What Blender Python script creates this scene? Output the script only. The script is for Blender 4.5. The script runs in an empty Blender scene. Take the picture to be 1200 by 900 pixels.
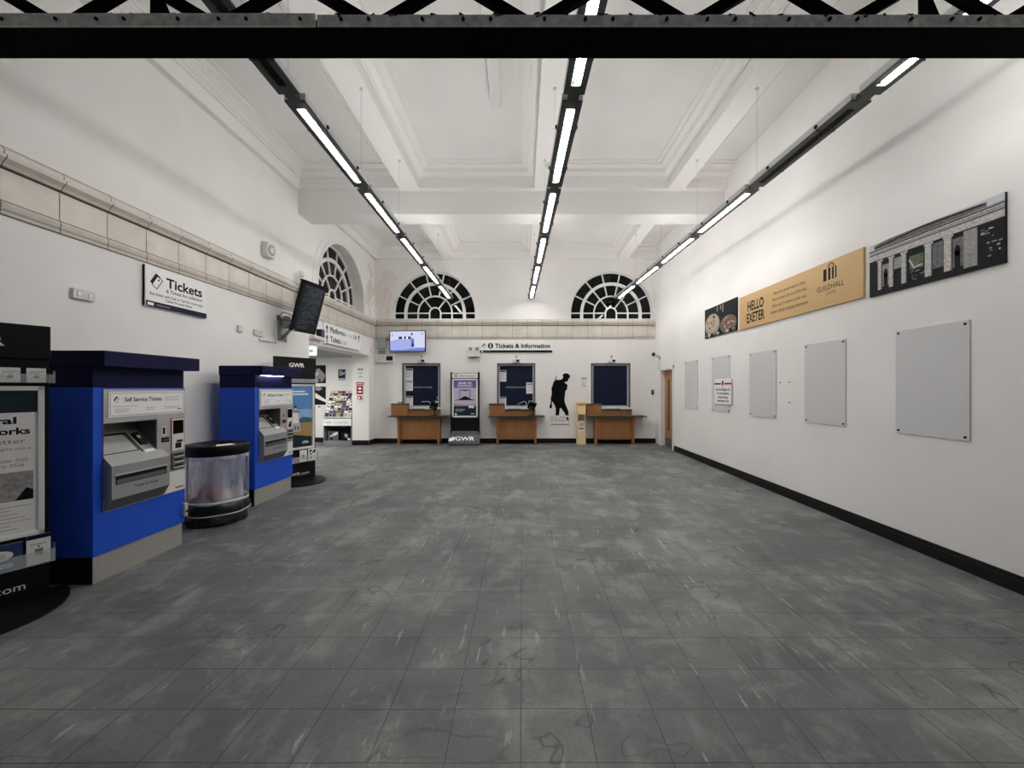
import bpy, bmesh, math, random
from mathutils import Matrix, Vector
random.seed(7)
PI = math.pi
SC = bpy.context.scene
COL = SC.collection

# ------------------------------------------------------------------ materials
def lin(c):
    c = c / 255.0
    return c / 12.92 if c <= 0.04045 else ((c + 0.055) / 1.055) ** 2.4
def rgb(r, g, b):
    return (lin(r), lin(g), lin(b), 1.0)

MATS = {}
def mat(name, col, rough=0.5, metal=0.0, emit=None, es=0.0, noise=0.0, nscale=20.0, bump=0.0, bscale=60.0,
        spec=0.5, alpha=1.0, trans=0.0):
    if name in MATS:
        return MATS[name]
    m = bpy.data.materials.new(name)
    m.use_nodes = True
    nt = m.node_tree
    p = nt.nodes['Principled BSDF']
    if spec == 0.5 and ('print' in name or 'ink' in name):
        spec = 0.15
    c = rgb(*col)
    p.inputs['Base Color'].default_value = c
    p.inputs['Roughness'].default_value = rough
    p.inputs['Metallic'].default_value = metal
    p.inputs['Specular IOR Level'].default_value = spec
    p.inputs['Alpha'].default_value = alpha
    p.inputs['Transmission Weight'].default_value = trans
    if emit:
        p.inputs['Emission Color'].default_value = rgb(*emit)
        p.inputs['Emission Strength'].default_value = es
    if noise or bump:
        tc = nt.nodes.new('ShaderNodeTexCoord')
    if noise:
        n = nt.nodes.new('ShaderNodeTexNoise')
        n.inputs['Scale'].default_value = nscale
        n.inputs['Detail'].default_value = 6
        nt.links.new(tc.outputs['Object'], n.inputs['Vector'])
        r = nt.nodes.new('ShaderNodeValToRGB')
        r.color_ramp.elements[0].position = 0.3
        r.color_ramp.elements[1].position = 0.7
        r.color_ramp.elements[0].color = tuple(max(0, x * (1 - noise)) for x in c[:3]) + (1,)
        r.color_ramp.elements[1].color = tuple(min(1, x * (1 + noise)) for x in c[:3]) + (1,)
        nt.links.new(n.outputs['Fac'], r.inputs['Fac'])
        nt.links.new(r.outputs['Color'], p.inputs['Base Color'])
    if bump:
        n2 = nt.nodes.new('ShaderNodeTexNoise')
        n2.inputs['Scale'].default_value = bscale
        n2.inputs['Detail'].default_value = 4
        nt.links.new(tc.outputs['Object'], n2.inputs['Vector'])
        b = nt.nodes.new('ShaderNodeBump')
        b.inputs['Strength'].default_value = bump
        b.inputs['Distance'].default_value = 0.02
        nt.links.new(n2.outputs['Fac'], b.inputs['Height'])
        nt.links.new(b.outputs['Normal'], p.inputs['Normal'])
    MATS[name] = m
    return m

def N(nt, kind, **kw):
    n = nt.nodes.new(kind)
    for k, v in kw.items():
        if k in n.inputs.keys():
            n.inputs[k].default_value = v
        else:
            setattr(n, k, v)
    return n
def ramp(nt, src, stops):
    r = nt.nodes.new('ShaderNodeValToRGB')
    els = r.color_ramp.elements
    while len(els) < len(stops):
        els.new(0.5)
    for e, (pos, v) in zip(els, stops):
        e.position = pos
        e.color = (v, v, v, 1) if not isinstance(v, tuple) else v
    nt.links.new(src, r.inputs['Fac'])
    return r.outputs['Color']
def mixc(nt, fac, a, b, mode='MIX'):
    m = nt.nodes.new('ShaderNodeMix')
    m.data_type = 'RGBA'
    m.blend_type = mode
    for sock, v in ((m.inputs[0], fac), (m.inputs[6], a), (m.inputs[7], b)):
        if isinstance(v, (int, float, tuple)):
            sock.default_value = v
        else:
            nt.links.new(v, sock)
    return m.outputs[2]
def math_(nt, op, a, b=0.0):
    m = nt.nodes.new('ShaderNodeMath')
    m.operation = op
    for sock, v in ((m.inputs[0], a), (m.inputs[1], b)):
        if isinstance(v, (int, float)):
            sock.default_value = v
        else:
            nt.links.new(v, sock)
    return m.outputs[0]

def floor_material():
    m = bpy.data.materials.new('worn_grey_floor_tiles')
    m.use_nodes = True
    nt = m.node_tree
    p = nt.nodes['Principled BSDF']
    tc = N(nt, 'ShaderNodeTexCoord')
    O = tc.outputs['Object']
    br = N(nt, 'ShaderNodeTexBrick')
    br.offset = 0.0
    br.offset_frequency = 2
    br.squash = 1.0
    for k, v in (('Scale', 1.0), ('Brick Width', 0.305), ('Row Height', 0.262), ('Mortar Size', 0.0028), ('Mortar Smooth', 0.3), ('Bias', 0.0)):
        br.inputs[k].default_value = v
    br.inputs['Color1'].default_value = (0, 0, 0, 1)
    br.inputs['Color2'].default_value = (1, 1, 1, 1)
    wob = N(nt, 'ShaderNodeTexNoise', Scale=2.2, Detail=2.0)
    nt.links.new(O, wob.inputs['Vector'])
    vm = N(nt, 'ShaderNodeVectorMath', operation='MULTIPLY_ADD')
    nt.links.new(wob.outputs['Color'], vm.inputs[0])
    vm.inputs[1].default_value = (0.012, 0.012, 0)
    nt.links.new(O, vm.inputs[2])
    nt.links.new(vm.outputs[0], br.inputs['Vector'])
    # tile tone
    c = mixc(nt, br.outputs['Color'], rgb(86, 89, 90), rgb(97, 100, 100))
    # broad cloudiness
    n1 = N(nt, 'ShaderNodeTexNoise', Scale=0.9, Detail=5.0, Roughness=0.62)
    nt.links.new(O, n1.inputs['Vector'])
    c = mixc(nt, math_(nt, 'MULTIPLY', ramp(nt, n1.outputs['Fac'], [(0.40, 0.0), (0.70, 1.0)]), 0.6), c, rgb(146, 147, 145))
    n1b = N(nt, 'ShaderNodeTexNoise', Scale=1.7, Detail=6.0, Roughness=0.6)
    mp0 = N(nt, 'ShaderNodeMapping'); mp0.inputs['Location'].default_value = (7, 3, 0)
    nt.links.new(O, mp0.inputs['Vector']); nt.links.new(mp0.outputs[0], n1b.inputs['Vector'])
    c = mixc(nt, math_(nt, 'MULTIPLY', ramp(nt, n1b.outputs['Fac'], [(0.48, 0.0), (0.72, 1.0)]), 0.6), c, rgb(66, 69, 70))
    # pale dusty streaks dragged along two directions
    for ang, loc, sx, sy, lo, hi, amt in ((0.45, (0, 0, 0), 2.4, 1.7, 0.53, 0.72, 0.44), (1.15, (11, 5, 0), 3.4, 1.8, 0.55, 0.74, 0.42), (-0.5, (3, 25, 0), 1.8, 4.0, 0.56, 0.75, 0.42),
                                          (0.2, (31, 15, 0), 16.0, 2.0, 0.64, 0.70, 0.6), (-0.6, (51, 25, 0), 18.0, 2.6, 0.645, 0.70, 0.6), (1.2, (71, 35, 0), 20.0, 2.4, 0.65, 0.70, 0.6)):
        mp = N(nt, 'ShaderNodeMapping')
        mp.inputs['Rotation'].default_value = (0, 0, ang)
        mp.inputs['Location'].default_value = loc
        mp.inputs['Scale'].default_value = (sx, sy, 1)
        nt.links.new(O, mp.inputs['Vector'])
        n = N(nt, 'ShaderNodeTexNoise', Scale=1.0, Detail=7.0, Roughness=0.62)
        nt.links.new(mp.outputs[0], n.inputs['Vector'])
        c = mixc(nt, math_(nt, 'MULTIPLY', ramp(nt, n.outputs['Fac'], [(lo, 0.0), (hi, 1.0)]), amt), c, rgb(178, 179, 176))
    # dark scuffs / ring stains
    mu = N(nt, 'ShaderNodeTexNoise', Scale=1.5, Detail=2.0, Distortion=2.2)
    mp = N(nt, 'ShaderNodeMapping'); mp.inputs['Location'].default_value = (3.3, 8.1, 0)
    nt.links.new(O, mp.inputs['Vector']); nt.links.new(mp.outputs[0], mu.inputs['Vector'])
    ring = ramp(nt, mu.outputs['Fac'], [(0.6, 0.0), (0.612, 1.0), (0.628, 0.0)])
    n5 = N(nt, 'ShaderNodeTexNoise', Scale=0.8, Detail=2.0)
    nt.links.new(O, n5.inputs['Vector'])
    c = mixc(nt, math_(nt, 'MULTIPLY', math_(nt, 'MULTIPLY', ring, ramp(nt, n5.outputs['Fac'], [(0.44, 0.0), (0.54, 1.0)])), 0.7), c, rgb(38, 40, 42))
    # specks
    n6 = N(nt, 'ShaderNodeTexNoise', Scale=55.0, Detail=3.0)
    nt.links.new(O, n6.inputs['Vector'])
    c = mixc(nt, math_(nt, 'MULTIPLY', ramp(nt, n6.outputs['Fac'], [(0.3, 1.0), (0.5, 0.0)]), 0.25), c, rgb(60, 62, 63))
    c = mixc(nt, math_(nt, 'MULTIPLY', math_(nt, 'MULTIPLY', br.outputs['Fac'], ramp(nt, n1b.outputs['Fac'], [(0.35, 0.4), (0.6, 0.9)])), 1.0), c, rgb(40, 42, 44))
    nt.links.new(c, p.inputs['Base Color'])
    ro = math_(nt, 'MULTIPLY_ADD', n1.outputs['Fac'], 0.25)
    ro.node.inputs[2].default_value = 0.42
    nt.links.new(ro, p.inputs['Roughness'])
    p.inputs['Specular IOR Level'].default_value = 0.4
    bp = N(nt, 'ShaderNodeBump', Strength=0.25, Distance=0.004)
    h = math_(nt, 'SUBTRACT', math_(nt, 'MULTIPLY', n6.outputs['Fac'], 0.4), br.outputs['Fac'])
    nt.links.new(h, bp.inputs['Height'])
    nt.links.new(bp.outputs['Normal'], p.inputs['Normal'])
    return m

def wall_material(name, patches=()):
    """white emulsion over plaster; patches = [(centre, radii, strength)] where paint has flaked off"""
    m = bpy.data.materials.new(name)
    m.use_nodes = True
    nt = m.node_tree
    p = nt.nodes['Principled BSDF']
    p.inputs['Roughness'].default_value = 0.7
    p.inputs['Specular IOR Level'].default_value = 0.25
    tc = N(nt, 'ShaderNodeTexCoord')
    O = tc.outputs['Object']
    n = N(nt, 'ShaderNodeTexNoise', Scale=1.1, Detail=4.0)
    nt.links.new(O, n.inputs['Vector'])
    c = mixc(nt, ramp(nt, n.outputs['Fac'], [(0.35, 0.0), (0.7, 1.0)]), rgb(232, 230, 227), rgb(239, 237, 234))
    for (cx, cy, cz), (rx, ry, rz), amt in patches:
        mp = N(nt, 'ShaderNodeVectorMath', operation='SUBTRACT')
        nt.links.new(O, mp.inputs[0]); mp.inputs[1].default_value = (cx, cy, cz)
        dv = N(nt, 'ShaderNodeVectorMath', operation='DIVIDE')
        nt.links.new(mp.outputs[0], dv.inputs[0]); dv.inputs[1].default_value = (rx, ry, rz)
        ln = N(nt, 'ShaderNodeVectorMath', operation='LENGTH')
        nt.links.new(dv.outputs[0], ln.inputs[0])
        nn = N(nt, 'ShaderNodeTexNoise', Scale=3.5, Detail=8.0, Roughness=0.65)
        nt.links.new(O, nn.inputs['Vector'])
        v = math_(nt, 'ADD', math_(nt, 'SUBTRACT', 1.0, ln.outputs['Value']), math_(nt, 'MULTIPLY', math_(nt, 'SUBTRACT', nn.outputs['Fac'], 0.5), 3.4))
        fac = math_(nt, 'MULTIPLY', ramp(nt, v, [(0.30, 0.0), (0.5, 1.0)]), amt)
        n3 = N(nt, 'ShaderNodeTexNoise', Scale=6.0, Detail=5.0)
        nt.links.new(O, n3.inputs['Vector'])
        pc = mixc(nt, ramp(nt, n3.outputs['Fac'], [(0.35, 0.0), (0.65, 1.0)]), rgb(205, 182, 168), rgb(206, 200, 190))
        c = mixc(nt, fac, c, pc)
    nt.links.new(c, p.inputs['Base Color'])
    n2 = N(nt, 'ShaderNodeTexNoise', Scale=38.0, Detail=5.0)
    nt.links.new(O, n2.inputs['Vector'])
    b = N(nt, 'ShaderNodeBump', Strength=0.12, Distance=0.01)
    nt.links.new(n2.outputs['Fac'], b.inputs['Height'])
    nt.links.new(b.outputs['Normal'], p.inputs['Normal'])
    return m

def wood_material(name, a, b, sc=3.0):
    m = bpy.data.materials.new(name)
    m.use_nodes = True
    nt = m.node_tree
    p = nt.nodes['Principled BSDF']
    tc = N(nt, 'ShaderNodeTexCoord')
    mp = N(nt, 'ShaderNodeMapping')
    mp.inputs['Scale'].default_value = (14, 14, 1.2)
    nt.links.new(tc.outputs['Object'], mp.inputs['Vector'])
    n = N(nt, 'ShaderNodeTexNoise', Scale=sc, Detail=6.0, Distortion=0.6)
    nt.links.new(mp.outputs[0], n.inputs['Vector'])
    c = mixc(nt, ramp(nt, n.outputs['Fac'], [(0.3, 0.0), (0.7, 1.0)]), rgb(*a), rgb(*b))
    nt.links.new(c, p.inputs['Base Color'])
    p.inputs['Roughness'].default_value = 0.42
    return m

M_wall = wall_material('white_wall_paint')
M_wall_back = wall_material('white_wall_paint_flaking_back', [((-3.75, 10.7, 4.05), (0.42, 1.0, 0.85), 0.28)])
M_wall_left = wall_material('white_wall_paint_flaking_left', [((-4.02, 10.35, 4.05), (1.0, 0.34, 0.95), 0.65)])
M_ceil = wall_material('white_ceiling_paint', [((-2.6, 10.5, 5.3), (1.3, 0.5, 0.5), 0.35)])
M_floor = floor_material()
M_plaster = mat('white_plaster_moulding', (236, 234, 231), 0.65, bump=0.05)
M_faience = mat('cream_glazed_faience', (208, 201, 190), 0.3, noise=0.1, nscale=4, bump=0.06, bscale=12)
M_joint = mat('dirty_joint', (70, 62, 54), 0.8)
M_black = mat('black_gloss_paint', (9, 9, 10), 0.45, spec=0.25, noise=0.2, nscale=9)
M_blackp = mat('black_plastic', (10, 10, 12), 0.5, spec=0.2)
M_ironblk = mat('black_iron_paint', (5, 5, 6), 0.85, spec=0.08, noise=0.3, nscale=18, bump=0.2, bscale=40)
M_dust = mat('dusty_iron_edge', (224, 218, 206), 0.9, noise=0.25, nscale=26, bump=0.4, bscale=50)
M_soot = mat('soot', (24, 22, 21), 0.95)
M_glassd = mat('dark_night_glass', (6, 9, 9), 0.05, spec=0.22)
M_whitefr = mat('white_gloss_frame', (232, 232, 230), 0.35)
M_blue = mat('bright_blue_machine', (26, 76, 190), 0.55, spec=0.25, noise=0.04, nscale=200)
M_navy = mat('navy_machine', (7, 11, 54), 0.6, spec=0.15)
M_metal = mat('brushed_grey_metal', (176, 175, 173), 0.42, 0.35, noise=0.05, nscale=90)
M_cons = mat('console_grey_metal', (148, 149, 150), 0.45, 0.25, noise=0.05, nscale=90)
M_metald = mat('dark_grey_metal', (92, 94, 96), 0.5, 0.3)
M_plinth = mat('stone_grey_plinth', (150, 148, 142), 0.6, noise=0.12, nscale=140)
M_white = mat('white_sign_face', (238, 238, 236), 0.4)
M_paper = mat('white_paper', (232, 230, 226), 0.8)
M_ink = mat('black_ink', (18, 18, 20), 0.6)
M_inkg = mat('grey_ink', (120, 118, 120), 0.7)
M_inkl = mat('pale_grey_ink', (170, 169, 170), 0.7)
M_navyink = mat('navy_ink', (20, 18, 52), 0.5)
M_red = mat('red_print', (150, 36, 46), 0.5)
M_grey = mat('grey_panel', (208, 208, 209), 0.55, noise=0.03, nscale=200, bump=0.05, bscale=150)
M_greyb = mat('grey_box', (150, 158, 152), 0.5)
M_lgrey = mat('light_grey_plastic', (214, 213, 210), 0.45)
M_yellow = mat('mustard_sign_face', (198, 162, 106), 0.5)
M_gold = mat('cream_painted_wood', (232, 212, 160), 0.5, noise=0.04, nscale=30)
M_wood = wood_material('orange_pine_veneer', (130, 86, 46), (158, 110, 66))
M_woodd = wood_material('oak_door_veneer', (156, 106, 62), (174, 124, 80))
M_top = mat('dark_slate_worktop', (58, 60, 58), 0.4, noise=0.2, nscale=60)
M_blind = mat('navy_roller_blind', (12, 22, 46), 0.5, spec=0.2, noise=0.08, nscale=6)
M_alu = mat('aluminium', (182, 184, 186), 0.4, 0.15)
M_housing = mat('charcoal_light_housing', (52, 60, 58), 0.45)
M_hgrey = mat('grey_light_housing_edge', (196, 198, 196), 0.4)
M_refl = mat('white_reflector', (225, 225, 222), 0.3)
M_tube = mat('lit_fluorescent_tube', (250, 250, 250), 0.4, emit=(255, 252, 250), es=62.0)
M_up = mat('lit_uplight_diffuser', (250, 250, 250), 0.4, emit=(255, 252, 250), es=26.0)
M_lamp = mat('lit_canopy_lamp', (250, 250, 250), 0.4, emit=(225, 232, 255), es=24.0)
M_tubeoff = mat('unlit_tube', (120, 124, 124), 0.4)
M_wire = mat('steel_wire', (170, 170, 170), 0.4, 0.2)
M_acr = mat('clear_acrylic', (225, 230, 232), 0.08, alpha=0.28)
M_teal = mat('dark_teal_print', (28, 46, 50), 0.5)
M_sky = mat('print_sky_blue', (96, 144, 196), 0.5)
M_skyl = mat('print_pale_sky', (150, 182, 212), 0.5)
M_prlilac = mat('print_lilac', (196, 184, 206), 0.5, noise=0.05, nscale=8)
M_prviolet = mat('print_violet', (104, 100, 158), 0.5)
M_prgrey = mat('print_grey', (150, 148, 146), 0.6, noise=0.28, nscale=42)
M_prlight = mat('print_light_grey', (186, 183, 180), 0.6, noise=0.32, nscale=55)
M_prmid = mat('print_mid_grey', (104, 104, 106), 0.6, noise=0.35, nscale=38)
M_prdark = mat('print_dark', (17, 19, 23), 0.6, noise=0.5, nscale=30)
M_prbrown = mat('print_brown', (120, 92, 74), 0.6, noise=0.5, nscale=60)
M_prbeige = mat('print_beige', (176, 160, 140), 0.6, noise=0.45, nscale=70)
M_prgreen = mat('print_green', (92, 104, 84), 0.6, noise=0.4, nscale=30)
M_prsand = mat('print_sand', (168, 142, 92), 0.6, noise=0.2, nscale=30)
M_brick = mat('grey_slat_ceiling', (158, 164, 164), 0.4)

# ------------------------------------------------------------------ mesh builder
_fc = {}
def font_tris(body, bold):
    key = (body, bold)
    if key in _fc:
        return _fc[key]
    cu = bpy.data.curves.new('glyphs', 'FONT')
    cu.body = body
    cu.size = 1.0
    cu.resolution_u = 3
    cu.offset = bold
    ob = bpy.data.objects.new('glyphs', cu)
    me = bpy.data.meshes.new_from_object(ob)
    vs = [(v.co.x, v.co.y) for v in me.vertices]
    fs = [tuple(p.vertices) for p in me.polygons]
    bpy.data.objects.remove(ob); bpy.data.curves.remove(cu); bpy.data.meshes.remove(me)
    _fc[key] = (vs, fs)
    return vs, fs

class MB:
    """collects shapes; local frame: x = viewer's right, z = up, -y = towards the viewer"""
    def __init__(s):
        s.bm = bmesh.new(); s.mats = []; s.M = Matrix()
    def mi(s, m):
        if m not in s.mats:
            s.mats.append(m)
        return s.mats.index(m)
    def add(s, verts, faces, m, smooth=False):
        vs = [s.bm.verts.new(s.M @ Vector(v)) for v in verts]
        i = s.mi(m)
        for f in faces:
            try:
                fc = s.bm.faces.new([vs[k] for k in f])
                fc.material_index = i; fc.smooth = smooth
            except ValueError:
                pass
        return s
    def box(s, x0, x1, y0, y1, z0, z1, m, bev=0.0):
        x0, x1 = min(x0, x1), max(x0, x1); y0, y1 = min(y0, y1), max(y0, y1); z0, z1 = min(z0, z1), max(z0, z1)
        t = bmesh.new()
        bmesh.ops.create_cube(t, size=1.0)
        for v in t.verts:
            v.co = Vector((x0 + (v.co.x + .5) * (x1 - x0), y0 + (v.co.y + .5) * (y1 - y0), z0 + (v.co.z + .5) * (z1 - z0)))
        if bev:
            b = min(bev, 0.45 * min(x1 - x0, y1 - y0, z1 - z0))
            bmesh.ops.bevel(t, geom=list(t.edges), offset=b, segments=2, affect='EDGES', profile=0.5)
        return s._take(t, m)
    def _take(s, t, m, smooth=False):
        t.verts.index_update()
        s.add([tuple(v.co) for v in t.verts], [[v.index for v in f.verts] for f in t.faces], m, smooth)
        t.free()
        return s
    def poly(s, pts, y, m):
        return s.add([(x, y, z) for x, z in pts], [list(range(len(pts)))], m)
    def rect(s, x0, x1, z0, z1, y, m):
        return s.poly([(x0, z0), (x1, z0), (x1, z1), (x0, z1)], y, m)
    def ell(s, cx, cz, rx, rz, y, m, n=20, a0=0, a1=2 * PI):
        return s.poly([(cx + rx * math.cos(a0 + (a1 - a0) * k / n), cz + rz * math.sin(a0 + (a1 - a0) * k / n)) for k in range(n + (0 if a1 - a0 > 6.28 else 1))], y, m)
    def prism(s, loops, y0, y1, m):
        """filled 2D outline (with holes) in x,z extruded from y0 to y1"""
        cu = bpy.data.curves.new('outline', 'CURVE')
        cu.dimensions = '2D'; cu.fill_mode = 'BOTH'
        cu.extrude = abs(y1 - y0) / 2
        for lp in loops:
            sp = cu.splines.new('POLY')
            sp.points.add(len(lp) - 1)
            for p, (x, z) in zip(sp.points, lp):
                p.co = (x, z, 0, 1)
            sp.use_cyclic_u = True
        ob = bpy.data.objects.new('outline', cu)
        me = bpy.data.meshes.new_from_object(ob)
        ym = (y0 + y1) / 2
        s.add([(v.co.x, ym - v.co.z, v.co.y) for v in me.vertices], [tuple(p.vertices) for p in me.polygons], m)
        bpy.data.objects.remove(ob); bpy.data.curves.remove(cu); bpy.data.meshes.remove(me)
        return s
    def cyl(s, p0, p1, r, m, seg=14, r2=None, caps=True, smooth=True):
        p0, p1 = Vector(p0), Vector(p1)
        r2 = r if r2 is None else r2
        d = (p1 - p0).normalized()
        a = d.orthogonal().normalized(); b = d.cross(a)
        A = [p0 + r * (math.cos(2 * PI * k / seg) * a + math.sin(2 * PI * k / seg) * b) for k in range(seg)]
        B = [p1 + r2 * (math.cos(2 * PI * k / seg) * a + math.sin(2 * PI * k / seg) * b) for k in range(seg)]
        s.add(A + B, [(k, (k + 1) % seg, seg + (k + 1) % seg, seg + k) for k in range(seg)], m, smooth)
        if caps:
            s.add(A, [list(range(seg))[::-1]], m); s.add(B, [list(range(seg))], m)
        return s
    def tube(s, pts, r, m, seg=8):
        pts = [Vector(p) for p in pts]
        V = []; F = []
        ref = None
        for i, p in enumerate(pts):
            d = (pts[min(i + 1, len(pts) - 1)] - pts[max(i - 1, 0)]).normalized()
            a = d.orthogonal().normalized() if ref is None else (ref - ref.dot(d) * d).normalized()
            ref = a
            b = d.cross(a)
            V += [p + r * (math.cos(2 * PI * k / seg) * a + math.sin(2 * PI * k / seg) * b) for k in range(seg)]
        for i in range(len(pts) - 1):
            F += [(i * seg + k, i * seg + (k + 1) % seg, (i + 1) * seg + (k + 1) % seg, (i + 1) * seg + k) for k in range(seg)]
        F += [list(range(seg))[::-1], [(len(pts) - 1) * seg + k for k in range(seg)]]
        return s.add(V, F, m, True)
    def lathe(s, prof, m, seg=40, c=(0, 0), wob=None, smooth=True):
        V = []; F = []
        for i, (r, z) in enumerate(prof):
            for k in range(seg):
                a = 2 * PI * k / seg
                w = wob(a, z) if wob else 0.0
                V.append((c[0] + (r + w) * math.cos(a), c[1] + (r + w) * math.sin(a), z))
        for i in range(len(prof) - 1):
            F += [(i * seg + k, i * seg + (k + 1) % seg, (i + 1) * seg + (k + 1) % seg, (i + 1) * seg + k) for k in range(seg)]
        return s.add(V, F, m, smooth)
    def blob(s, c, r, m, seed=0, rough=0.25, sub=3):
        t = bmesh.new()
        bmesh.ops.create_icosphere(t, subdivisions=sub, radius=1.0)
        rnd = random.Random(seed)
        dirs = [Vector((rnd.uniform(-1, 1), rnd.uniform(-1, 1), rnd.uniform(-1, 1))).normalized() for _ in range(14)]
        for v in t.verts:
            k = 1.0
            for i, d in enumerate(dirs):
                k += rough * 0.35 * math.sin(5 * v.co.dot(d) + i)
            v.co = Vector((c[0] + v.co.x * r[0] * k, c[1] + v.co.y * r[1] * k, c[2] + v.co.z * r[2] * k))
        return s._take(t, m, False)
    def text(s, body, x, z, h, y, m, align='l', bold=0.0, w=None):
        """h = cap height; z = baseline; w = full width if given"""
        vs, fs = font_tris(body, bold)
        if not vs:
            return s
        xs = [v[0] for v in vs]
        k = h / 0.70
        x0, x1 = min(xs), max(xs)
        kx = k if w is None else w / (x1 - x0)
        off = {'l': -x0, 'c': -(x0 + x1) / 2, 'r': -x1}[align]
        return s.add([(x + (vx + off) * kx, y, z + vz * k) for vx, vz in vs], fs, m)
    def build(s, name, parent=None, loc=None, rz=None):
        me = bpy.data.meshes.new(name)
        bmesh.ops.remove_doubles(s.bm, verts=list(s.bm.verts), dist=1e-6) if False else None
        s.bm.normal_update()
        s.bm.to_mesh(me); s.bm.free()
        for m in s.mats:
            me.materials.append(m)
        o = bpy.data.objects.new(name, me)
        COL.objects.link(o)
        if parent is not None:
            o.parent = parent
        if loc is not None:
            o.location = loc
        if rz is not None:
            o.rotation_euler = (0, 0, rz)
        return o

def fixn(o):
    b = bmesh.new(); b.from_mesh(o.data)
    bmesh.ops.recalc_face_normals(b, faces=list(b.faces))
    b.to_mesh(o.data); b.free()
    return o

LEFT, RIGHT, BACK = PI / 2, -PI / 2, 0.0
def tag(o, label, cat, group=None):
    o['label'] = label; o['category'] = cat
    if group:
        o['group'] = group
    return o
def thing(name, label, cat, loc=(0, 0, 0), rz=0.0, group=None):
    o = bpy.data.objects.new(name, None)
    o.empty_display_size = 0.1
    COL.objects.link(o)
    o.location = loc; o.rotation_euler = (0, 0, rz)
    return tag(o, label, cat, group)
def struct(o, label=None):
    o['kind'] = 'structure'
    if label:
        o['label'] = label
    return o
def copy_tree(o, parent=None):
    c = o.copy(); COL.objects.link(c)
    if parent is not None:
        c.parent = parent
    for ch in list(o.children):
        copy_tree(ch, c)
    return c

# ------------------------------------------------------------------ dimensions (metres)
EYE = 1.494
XL, XR, YB, YF = -4.02, 3.63, 10.7, -1.2
ZC = 5.36
RW = 1.12            # radius of the fanlight windows
SILL = 3.39

def arch(cx, z0, r, stilt, n=32):
    return [(cx + r, z0)] + [(cx + r * math.cos(PI * k / n), z0 + stilt + r * math.sin(PI * k / n)) for k in range(n + 1)] + [(cx - r, z0)]

# ------------------------------------------------------------------ shell
b = MB(); b.box(-7.4, XR + 0.4, -4.5, YB + 0.6, -0.12, 0, M_floor)
struct(b.build('floor'), 'worn dark grey tiled floor')

# left wall: outline in (Y, Z), looking towards -X; local x = world Y
b = MB()
b.prism([[(YF, 0), (7.4, 0), (7.4, 2.35), (10.3, 2.35), (10.3, 0), (YB, 0), (YB, ZC), (YF, ZC)], arch(8.87, SILL, RW, 0.17)], 0, 0.44, M_wall_left)
o = b.build('wall_left'); o.data.transform(Matrix.Translation((XL, 0, 0)) @ Matrix.Rotation(PI / 2, 4, 'Z')); struct(o, 'left white wall with lobby opening')
b = MB()
b.prism([[(-YF, 0), (-YF, ZC), (-YB, ZC), (-YB, 0), (-10.3, 0), (-10.3, 1.985), (-9.44, 1.985), (-9.44, 0)]], 0, 0.3, M_wall)
o = b.build('wall_right'); o.data.transform(Matrix.Translation((XR, 0, 0)) @ Matrix.Rotation(-PI / 2, 4, 'Z')); struct(o, 'right white wall')
TW = [(-2.75, 1.0), (-0.165, 1.0), (2.41, 1.03)]     # ticket windows: centre x, width
TWT, TWB = 2.16, 0.98
holes = [[(cx - w / 2, TWB), (cx + w / 2, TWB), (cx + w / 2, TWT), (cx - w / 2, TWT)] for cx, w in TW]
b = MB()
b.prism([[(XL, 0), (XR, 0), (XR, ZC), (XL, ZC)], arch(-2.40, SILL, RW, 0.17), arch(2.44, SILL, RW, 0.17)] + holes, YB, YB + 0.4, M_wall_back)
struct(b.build('wall_back'), 'white end wall with ticket windows')

# lobby beyond the opening
b = MB()
b.box(-7.2, XL - 0.44, 10.9, 11.1, 0, 2.36, M_wall); b.box(-7.4, -7.2, 5.4, 11.1, 0, 2.36, M_wall); b.box(-7.2, XL - 0.44, 5.4, 5.6, 0, 2.36, M_wall)
b.box(XL - 0.44, XL - 0.40, 10.7, 11.1, 0, 2.36, M_wall)
struct(b.build('wall_lobby'), 'white lobby wall beyond the opening')
b = MB(); b.box(-7.3, XL - 0.44, 5.5, 11.05, 2.36, 2.46, M_brick)
for k in range(28):
    b.box(-7.2, XL - 0.441, 5.62 + k * 0.19, 5.75 + k * 0.19, 2.345, 2.36, M_brick)
struct(b.build('ceiling_lobby'), 'grey slatted lobby ceiling')

# main ceiling and its beams
b = MB(); b.box(XL - 0.44, XR + 0.3, YF, YB + 0.4, ZC, ZC + 0.15, M_ceil)
struct(b.build('ceiling'), 'white coffered ceiling')
def beam(x0, x1, y0, y1, z0, z1=ZC):
    b = MB(); b.box(x0, x1, y0, y1, z0, z1, M_plaster, 0.006)
    return struct(b.build('ceiling_beam'))
beam(XL, XR, 7.05, 7.49, 4.62)
beam(XL, XR, 6.93, 7.06, 5.03); beam(XL, XR, 7.48, 7.60, 5.03)
BX = [(XL, -3.93), (-2.18, -1.83), (0.21, 0.50), (2.58, 2.88)]
for i, (x0, x1) in enumerate(BX):
    z = 5.0 if i == 0 else 5.03
    beam(x0, x1, YF, 6.935, z); beam(x0, x1, 7.595, YB, z)
beam(XL, XR, 10.62, YB, 5.0)
PROF = [(0, 5.195), (0.028, 5.195), (0.028, 5.222), (0.045, 5.226), (0.095, 5.262), (0.10, 5.284), (0.122, 5.284), (0.122, 5.306), (0.165, 5.322), (0.205, 5.336), (0.205, 5.36)]
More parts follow.
